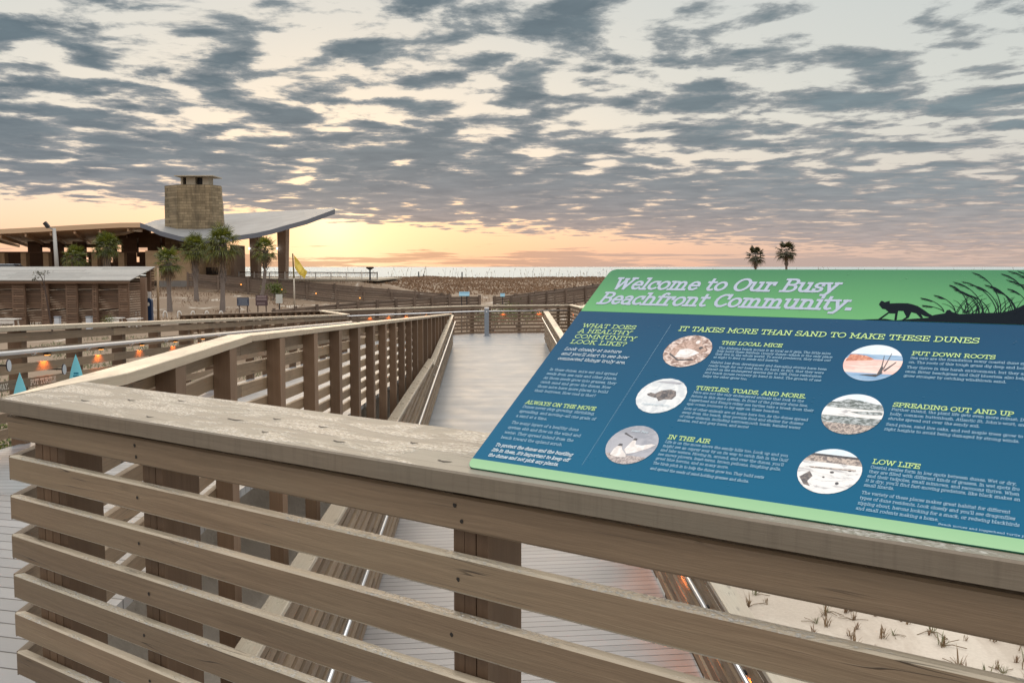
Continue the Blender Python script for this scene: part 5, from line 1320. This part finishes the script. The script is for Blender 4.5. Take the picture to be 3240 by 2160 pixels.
def palm(b, H, lab, seed, cr=1., lean=(0, 0), dead=.5, fm=None, boots=.5, nf=42, trunk_r=.17, lw=.06, group='palms around the pavilion'):
    rg = random.Random(seed); root = empty('palm_tree', b, lab, 'palm tree', group); fm = fm or M_FROND
    b = Vector(b); top = b + Vector((lean[0], lean[1], H))
    mb = MB(); pts = []; rad = []
    for i in range(15):
        k = i / 14; p = b.lerp(top, k) + Vector((lean[0] * .35 * math.sin(k * math.pi), 0, 0)); p.z = b.z - .1 + (H + .1) * k
        pts.append(p); rad.append(trunk_r * (1.25 - .35 * min(1, k * 3) + (.22 if k > 1 - boots else 0)) * rg.uniform(.95, 1.06))
    mb.tube(pts, rad, 10)
    nb = int(H * boots * 26)
    for i in range(nb):
        k = 1 - boots + boots * i / nb; p = pts[min(13, int(k * 14))].lerp(pts[min(14, int(k * 14) + 1)], (k * 14) % 1); a = i * 2.4
        d = Vector((math.cos(a), math.sin(a), 0)); s_ = Vector((-d.y, d.x, 0))
        q_ = p + d * trunk_r * 1.0
        mb.bar(q_ + s_ * rg.uniform(-.06, .06), q_ + d * rg.uniform(.09, .17) + s_ * rg.uniform(-.08, .08) + Vector((0, 0, rg.uniform(.2, .34))), .085, .04, up=d, ti=rg.random())
    mb.build('trunk', M_TRUNK, root)
    mb = MB(); c = top + Vector((0, 0, .05))
    for i in range(nf):
        k = i / nf; el = R(lerp(72, -36, k ** .8)) + rg.uniform(-.12, .12); az = i * 2.39996 + rg.uniform(-.25, .25)
        frond(mb, c + Vector((0, 0, .25 * (1 - k))), az, el, cr * rg.uniform(.62, .86), cr * rg.uniform(.72, .92), 17, rg, droop=.35 + .7 * k, w=lw)
    mb.build('crown', fm, root)
    if dead:
        mb = MB()
        for i in range(int(14 * dead)):
            frond(mb, c - Vector((0, 0, .15)), rg.uniform(0, 6.28), R(rg.uniform(-75, -40)), cr * .55, cr * .75, 12, rg, droop=1.1)
        mb.build('dry_skirt', M_DEAD, root)
    return root
def palm_px(xb, Y, xt, yt, lab, seed, cr, **kw):
    p = P(xb, 950, Y); g0 = gz(p.x, Y); t_ = P(xt, yt, Y)
    H = t_.z - g0 - cr * .62
    return palm((p.x, Y, g0), H, lab, seed, cr, lean=(t_.x - p.x, 0), **kw)
palm_px(703, 72, 702, 744, 'tallest palm with a big drooping crown and crisscross boots before the tan wall', 1, 1.28, dead=.9, boots=.55)
palm_px(622, 78, 616, 766, 'second tallest palm, narrower yellow green crown left of the tallest palm', 2, 1.0, dead=.7, boots=.6)
palm_px(537, 70.5, 531, 808, 'short palm with a flat dark crown right of the shelter', 3, .92, dead=1., boots=.3, nf=30)
palm_px(822, 80, 838, 772, 'leaning palm with drooping crown before the left pavilion column', 4, .92, dead=.8, boots=.35, trunk_r=.15, nf=30)
palm_px(336, 80, 336, 759, 'round bushy palm above the shelter roof in front of the arcade', 5, 1.0, dead=.35, boots=.8)
palm_px(237, 80, 237, 798, 'lowest palm, only its crown showing over the shelter roof', 6, .92, dead=.2, boots=.8, nf=34)
palm_px(2392, 140, 2391, 795, 'shorter of the two dark palms on the horizon above the sign', 7, 1.15, fm=M_FRONDD, dead=.6, group='two dark palms on the horizon', nf=24, lw=.13)
palm_px(2488, 140, 2489, 779, 'taller of the two dark palms on the horizon above the sign', 8, 1.25, fm=M_FRONDD, dead=.6, group='two dark palms on the horizon', nf=26, lw=.13)

# bare sapling in front of the shelter
def sapling():
    Y = 48.; a, b = P(160, 1015, Y), P(128, 874, Y); g0 = gz(a.x, Y); root = empty('sapling', (a.x, Y, g0), 'thin bent bare sapling with three leaf tufts leaning before the shelter', 'tree')
    mb = MB(); pts = [Vector((a.x + .1, Y, g0)), a, P(152, 970, Y), P(141, 905, Y), P(133, 880, Y), P(125, 868, Y)]; mb.tube(pts, [.045, .04, .038, .03, .022, .015], 6)
    mb.tube([pts[3], P(140, 880, Y), P(142, 866, Y)], [.02, .014, .01], 5); mb.tube([pts[3] + Vector((0, 0, -.2)), P(122, 890, Y), P(113, 885, Y)], [.02, .012, .01], 5)
    mb.build('stem', simple('sapling_bark', srgb(66, 52, 46), .8), root)
    rg = random.Random(9); mb = MB()
    for c, n in ((P(123, 866, Y), 60), (P(142, 865, Y), 40), (P(112, 884, Y), 40)):
        for i in range(n):
            p = c + Vector((rg.gauss(0, .12), rg.gauss(0, .12), rg.gauss(0, .06))); d = Vector((rg.uniform(-1, 1), rg.uniform(-1, 1), rg.uniform(-.2, 1))).normalized() * .12; s_ = d.cross(Vector((0, 0, 1))).normalized() * .025
            mb.face([p, p + d * .5 + s_, p + d, p + d * .5 - s_], None, 0, rg.random())
    mb.build('foliage', M_FRONDD, root)
sapling()

def shrub(b, r, h, lab, seed, m_, n=900, name='shrub', group=None, leaf=.07):
    rg = random.Random(seed); root = empty(name, b, lab, 'shrub', group); b = Vector(b)
    mb = MB(); tips = []
    for i in range(9):
        a = rg.uniform(0, 6.28); t_ = b + Vector((math.cos(a) * r * rg.uniform(.2, .8), math.sin(a) * r * rg.uniform(.2, .8), h * rg.uniform(.55, .95))); mb.tube([b, b.lerp(t_, .5) + Vector((0, 0, .1 * h)), t_], [.02, .014, .006], 5); tips.append(t_)
    mb.build('stem', M_TRUNK, root)
    mb = MB()
    for i in range(n):
        t_ = rg.choice(tips); p = t_ + Vector((rg.gauss(0, r * .26), rg.gauss(0, r * .26), rg.gauss(0, h * .16)))
        p.z = max(p.z, b.z + .04)
        d = Vector((rg.uniform(-1, 1), rg.uniform(-1, 1), rg.uniform(-.3, 1))).normalized() * leaf * rg.uniform(.6, 1.3); s_ = d.cross(Vector((rg.uniform(-1, 1), rg.uniform(-1, 1), 1))).normalized() * leaf * .28
        mb.face([p, p + d * .5 + s_, p + d, p + d * .5 - s_], None, 0, rg.random())
    mb.build('foliage', m_, root)
M_SHRUB = leaf_mat('shrub_leaf', srgb(52, 66, 26), srgb(112, 122, 54)); M_SHRUB2 = leaf_mat('grey_shrub_leaf', srgb(84, 88, 62), srgb(138, 138, 108))
for i, (x, y, r, h, lab, m_) in enumerate(((-7.6, 13.6, .8, 1.0, 'green shrub seen through the outer railing at the left edge', M_SHRUB), (-7.0, 15.6, .8, .95, 'green shrub behind the outer railing above the first lamp', M_SHRUB), (-7.2, 18.6, .7, .9, 'yellow green shrub behind the outer railing above the second lamp', M_SHRUB), (-7.6, 22.4, .9, .8, 'grey green shrub behind the outer railing where the near rail crosses it', M_SHRUB2), (-8.8, 17.5, 1.0, .7, 'low grey shrub on the sand behind the yellow green one', M_SHRUB2), (-9.4, 14.2, 1., .8, 'low grey shrub on the sand farther left behind the railing', M_SHRUB2))):
    shrub((x, y, gz(x, y)), r, h, lab, 20 + i, m_, group='shrubs beyond the outer railing')
p = P(862, 925, 84.5); shrub((p.x, 84.5, gz(p.x, 84.5) - .1), 1.0, 1.3, 'round dark green bush against the sloping boardwalk fence', 31, M_SHRUB, leaf=.16)
p = P(341, 1012, 50); shrub((p.x, 50, gz(p.x, 50)), .32, .75, 'small orange tipped potted shrub beside the pale table', 32, M_SHRUB, n=500)
p = P(1640, 958, 60); shrub((p.x, 60, gz(p.x, 60)), 1.5, 1.35, 'low yellow green bush behind the platform railing near the dark fence', 33, M_SHRUB, leaf=.14)
p = P(1560, 952, 58); shrub((p.x, 58, gz(p.x, 58)), 1.4, 1.1, 'low olive bush behind the grey platform post', 34, M_SHRUB2, leaf=.14)

# ------------------------------------------------------------------ flag, signs, car, posts
def flag():
    Y = 76.; b = P(932, 955, Y); g0 = gz(b.x, Y); t_ = P(926, 802, Y); root = empty('flag_pole', (b.x, Y, g0), 'white flag pole flying a limp yellow warning flag', 'flag')
    mb = MB(); mb.tube([(b.x, Y, g0), P(930, 880, Y)], [.07, .055], 8); mb.build('pole', simple('pole_white', srgb(176, 166, 152), .5), root, smooth=True)
    mb = MB(); mb.tube([P(930, 880, Y), t_], [.06, .05], 8); mb.build('staff', simple('flag_sleeve', srgb(96, 84, 40), .7), root)
    FY = leaf_mat('yellow_flag_cloth', srgb(206, 178, 60), srgb(232, 212, 110))
    mb = MB(); top = [P(929 + 0, 806, Y), P(945, 826, Y), P(958, 844, Y), P(966, 852, Y), P(972, 858, Y)]
    bot = [P(932, 849, Y), P(940, 858, Y), P(948, 868, Y), P(957, 876, Y), P(962, 882.5, Y)]
    n = 6; rows = []
    for i in range(5):
        rows.append([top[i].lerp(bot[i], j / n) + Vector((0, .18 * math.sin(i * 1.6 + j * .35) + .05 * math.sin(j * 1.1), 0)) for j in range(n + 1)])
    for i in range(4):
        for j in range(n): mb.face([rows[i][j], rows[i][j + 1], rows[i + 1][j + 1], rows[i + 1][j]], None, 0, .3 + .4 * math.sin(i * 1.7 + j * .4) ** 2)
    mb.build('cloth', FY, root, smooth=True)
flag()
def board_sign(x0, x1, y0, y1, Y, m_, lab, lines, post=2, lm=None, shape=None):
    a, b = P(x0, y1, Y), P(x1, y0, Y); g0 = gz(a.x, Y) - .1; root = empty('notice_board', ((a.x + b.x) / 2, Y, g0), lab, 'sign')
    mb = MB(); mb.prism([(a.x, Y), (b.x, Y), (b.x, Y + .05), (a.x, Y + .05)], a.z, b.z); mb.build('panel', m_, root)
    mb = MB(); w, h = b.x - a.x, b.z - a.z
    for (u0, u1, v0, v1) in lines: mb.face([(a.x + u0 * w, Y - .003, a.z + v0 * h), (a.x + u1 * w, Y - .003, a.z + v0 * h), (a.x + u1 * w, Y - .003, a.z + v1 * h), (a.x + u0 * w, Y - .003, a.z + v1 * h)])
    if lines: mb.build('print', lm or M_WHITEP, root)
    for u in ((.15, .85) if post == 2 else (.5,)):
        mb = MB(); mb.bar((a.x + u * w, Y + .09, g0), (a.x + u * w, Y + .09, b.z - .05), .07, .07); mb.build('post', M_DARK if post == 1 else M_FARW, root)
NVB = simple('navy_board', srgb(44, 52, 72), .5); BRB = simple('brown_board', srgb(74, 54, 58), .5); PALEP = simple('faded_print', srgb(118, 124, 136), .5)
rg_ = random.Random(4)
board_sign(750, 787, 941, 967.5, 64, NVB, 'dark navy notice board with rows of faded print on the sandy slope', [(.12 if 1 < i < 7 else .05, .88 if 1 < i < 7 else .95, .07 + i * .1, .07 + i * .1 + .055) for i in range(9)], lm=PALEP)
board_sign(809, 846, 933.5, 967, 64, BRB, 'brown park rules board with a pale heading right of the navy board', [(.1, .9, .82, .92)] + [(.08, .92, .52 + i * .055, .55 + i * .055) for i in range(4)] + [(.1, .8, .12 + i * .08, .15 + i * .08) for i in range(3)], lm=simple('brown_board_print', srgb(150, 134, 134), .5))
board_sign(872.5, 893, 931, 959.5, 63, simple('white_board', srgb(186, 188, 182), .5), 'small white notice board on one dark post near the flag pole', [], post=1)
TEALB = simple('small_sign_face', srgb(122, 162, 180), .5)
def tilted_sign(x0, x1, y0, y1, Y, lab, two):
    a, b = P(x0, y1, Y), P(x1, y1, Y); t_ = P(x0, y0, Y); root = empty('interpretive_sign', ((a.x + b.x) / 2, Y, gz(a.x, Y)), lab, 'sign', 'small far trail signs')
    d = Vector((0, .7 * (t_.z - a.z) / .75, t_.z - a.z)); mb = MB(); nrm = Vector((1, 0, 0)).cross(d).normalized() * .04
    q_ = [a, b, b + d, a + d]
    mb.face(q_); mb.face([p - nrm for p in reversed(q_)])
    for i in range(4): mb.face([q_[i] - nrm, q_[(i + 1) % 4] - nrm, q_[(i + 1) % 4], q_[i]])
    mb.build('panel', TEALB, root)
    mb = MB(); nn_ = nrm.normalized() * .003
    mb.face([a.lerp(b, .08) + d * .62 + nn_, a.lerp(b, .92) + d * .62 + nn_, a.lerp(b, .92) + d * .88 + nn_, a.lerp(b, .08) + d * .88 + nn_]); mb.build('print', simple('small_sign_print', srgb(88, 132, 156), .5), root)
    for u in ((.25, .75) if two else (.5,)):
        mb = MB(); p = a.lerp(b, u); mb.bar((p.x, Y + .12, gz(p.x, Y)), (p.x, Y + .12, a.z + .05), .05, .05); mb.build('leg', M_DARK, root)
tilted_sign(1452, 1485, 923, 936, 58, 'small pale blue tilted trail sign above the platform railing', True)
tilted_sign(1583, 1597, 928, 938, 72, 'tiny teal trail sign at the foot of the climbing fence', False)
# thin marker posts in the dune grass and short posts beside the boardwalk
for i, (x, yt, yb, Y, w, lab) in enumerate(((1325, 860, 879, 140, .16, 'dark post on the dune crest, left one of two'), (1462, 861, 880, 141, .16, 'dark post on the dune crest, right one of two'), (1340, 867, 876, 143, .12, 'short stub beside the left crest post'), (1077, 890, 905, 98, .16, 'stubby post in the grass right of the terrace end'), (1107, 890, 904, 99, .14, 'second stubby post in the grass near the viewer'))):
    p = P(x, yb, Y); t_ = P(x, yt, Y); root = empty('marker_post', (p.x, Y, p.z), lab, 'post', 'wooden posts in the dune grass')
    mb = MB(); mb.bar((p.x, Y, min(p.z, gz(p.x, Y)) - .2), (p.x, Y, t_.z), w, w); mb.build('shaft', M_DARK, root)
    mb = MB(); mb.rings([[Vector((p.x + sx * w * s_, Y + sy * w * s_, t_.z + z)) for sx, sy in ((-.5, -.5), (.5, -.5), (.5, .5), (-.5, .5))] for s_, z in ((1.05, 0), (.3, .06))], [0, .1]); mb.build('cap', M_FARW, root)
def car():
    Y = 86.; c = P(40, 860, Y); g0 = gz(c.x, Y); zt = P(40, 836, Y).z; root = empty('parked_car', (c.x, Y, zt - 1.45), 'pale parked car, its roof and tail light just showing above the shelter roof', 'car')
    x0 = c.x - .95; b = zt - 1.45; PA = simple('car_paint', srgb(168, 176, 186), .25, .3); GL = simple('car_glass', (.02, .024, .03), .08)
    side = lambda prof, w0, w1: [[Vector((c.x + l, Y + s_ * w, b + z)) for l, z in prof] for s_, w in ((-1, w0), (1, w1))]
    body = [(-2.1, .25), (-2.15, .62), (-1.95, .92), (-1.2, .98), (1.0, .95), (1.9, .84), (2.15, .6), (2.15, .25)]
    mb = MB(); mb.rings(side(body, .9, .9), [0, 1.8]); bd = mb.build('body', PA, root)
    mb = MB(); cab = [(-1.75, .95), (-1.15, 1.42), (-.2, 1.46), (.45, 1.38), (1.15, .95)]; mb.rings([[Vector((c.x + l, Y + s_ * (.86 - .2 * (z - .95) / .5), b + z)) for l, z in cab] for s_ in (-1, 1)], [0, 1.6]); mb.build('cabin', GL, root)
    mb = MB(); mb.prism([(c.x - 1.1, Y - .66), (c.x + .45, Y - .66), (c.x + .45, Y + .66), (c.x - 1.1, Y + .66)], b + 1.43, b + 1.475, chamfer=.02); mb.build('roof', PA, root)
    mb = MB(); mb.box((c.x - 2.17, Y - .92, b + .68), (.3, 0, 0), (0, .3, 0), (0, 0, .16)); mb.build('tail_light', simple('tail_lamp', (.5, .06, .03), .3, emit=(1, .12, .05), es=.6), root)
    for l in (-1.35, 1.35):
        for s_ in (-1, 1):
            mb = MB(); mb.tube([(c.x + l, Y + s_ * .92, b + .32), (c.x + l, Y + s_ * .70, b + .32)], .32, 16); w_ = mb.build('wheel', M_DARK, root)
            mb = MB(); mb.tube([(c.x + l, Y + s_ * .93, b + .32), (c.x + l, Y + s_ * .88, b + .32)], .19, 12); mb.build('rim', M_STEEL, w_)
car()

# ------------------------------------------------------------------ dune grass, sea oats, weeds
def grass(name, m_, n, xr, yr, hr, w, seed, keep, lean=.35, seedhead=False):
    rg = random.Random(seed); mb = MB(); c = 0
    while c < n:
        x = rg.uniform(*xr); y = rg.uniform(*yr)
        if not keep(x, y, rg): continue
        z = gz(x, y) - .03; h = rg.uniform(*hr); a = rg.uniform(0, 6.28); l = h * rg.uniform(.05, lean)
        d = Vector((math.cos(a) * l, math.sin(a) * l, h)); s_ = Vector((1, 0, 0)) * w * rg.uniform(.6, 1.3); p = Vector((x, y, z)); ti = rg.random()
        m1 = p + d * .55 - Vector((0, 0, 0)); tp = p + d + Vector((d.x * .5, d.y * .5, -.08 * h))
        mb.face([p - s_, p + s_, m1 + s_ * .8, m1 - s_ * .8], None, 0, ti); mb.face([m1 - s_ * .8, m1 + s_ * .8, tp], None, 0, ti)
        if seedhead:
            for k in range(4):
                q_ = m1.lerp(tp, .55 + .15 * k); e = Vector((rg.uniform(-.09, .09), 0, -.08)); mb.face([q_, q_ + e, q_ + Vector((0, 0, .16))], None, 0, ti)
        c += 1
    tag(mb.build(name, m_), kind='stuff')
M_DGRASS = leaf_mat('dune_grass_blade', srgb(108, 84, 64), srgb(140, 114, 90)); M_OATS = leaf_mat('sea_oat_stem', srgb(112, 96, 78), srgb(160, 144, 122))
def kd(x, y, rg): return mnoise.noise(Vector((x * .09, y * .07, 3))) + .6 * mnoise.noise(Vector((x * .3, y * .22, 8))) + .28 * sstep(y, 118, 146) > rg.uniform(-.75, .1) and not (-40 < x < -13 and y < 119)
grass('dune_grass', M_DGRASS, 52000, (-45, 95), (100, 156), (.07, .26), .09, 1, kd)
grass('sea_oats', M_OATS, 480, (-60, 110), (141, 155), (.6, 1.7), .012, 2, lambda x, y, rg: True, .3, True)
grass('slope_grass', M_DGRASS, 5200, (-34, 12), (56, 98), (.12, .34), .02, 3, lambda x, y, rg: mnoise.noise(Vector((x * .25, y * .2, 13))) > rg.uniform(-.05, .4), .6)
grass('ground_cover', M_SHRUB2, 7000, (-20, -5.7), (7, 47), (.06, .24), .014, 6, lambda x, y, rg: mnoise.noise(Vector((x * .5, y * .35, 23))) > rg.uniform(-.15, .4), .8)
def weeds():
    rg = random.Random(12); protos = []
    for v in range(4):
        root = empty('weed_tuft', (0, 0, 0)); mb = MB()
        for i in range(10 + 3 * v):
            a = rg.uniform(0, 6.28); h = rg.uniform(.05, .13) * (1.8 if v == 3 and i < 3 else 1); l = rg.uniform(.02, .09); p = Vector((rg.gauss(0, .012), rg.gauss(0, .012), -.01)); t_ = p + Vector((math.cos(a) * l, math.sin(a) * l, h)); s_ = Vector((-math.sin(a), math.cos(a), 0)) * .0042
            m1 = p.lerp(t_, .6) + Vector((0, 0, h * .12)); mb.face([p - s_, p + s_, m1 + s_, m1 - s_], None, 0, rg.random()); mb.face([m1 - s_, m1 + s_, t_], None, 0, rg.random())
        mb.build('blade', M_SHRUB2 if v == 1 else (M_DGRASS if v == 2 else M_DEAD), root)
        if v in (1, 3):
            mb = MB(); 
            for k in range(3):
                a = rg.uniform(0, 6.28); mb.tube([(0, 0, 0), (math.cos(a) * .08, math.sin(a) * .08, .02), (math.cos(a) * .2, math.sin(a) * .2, rg.uniform(.0, .03))], .004, 4)
            mb.build('runner', M_DEAD, root)
        protos.append(root)
    kinds = ['low brown grass tuft on the white sand below the sign', 'pale green weed tuft with runners on the white sand below the sign', 'broad brown grass tuft on the white sand below the sign', 'tall sparse weed with runners on the white sand below the sign']
    k = 0; used = set()
    while k < 190:
        x = rg.uniform(2.8, 6.6); y = rg.uniform(8.2, 14.5)
        if x < cx_(y) + .8: continue
        v = rg.randrange(4); o = protos[v] if v not in used else copy_tree(protos[v]); used.add(v)
        o.location = (x, y, gz(x, y)); o.rotation_euler = (0, 0, rg.uniform(0, 6.28)); s_ = rg.uniform(.7, 1.7); o.scale = (s_, s_, s_)
        tag(o, kinds[v], 'weed', 'weed tufts on the sand by type ' + ('one', 'two', 'three', 'four')[v]); k += 1
weeds()
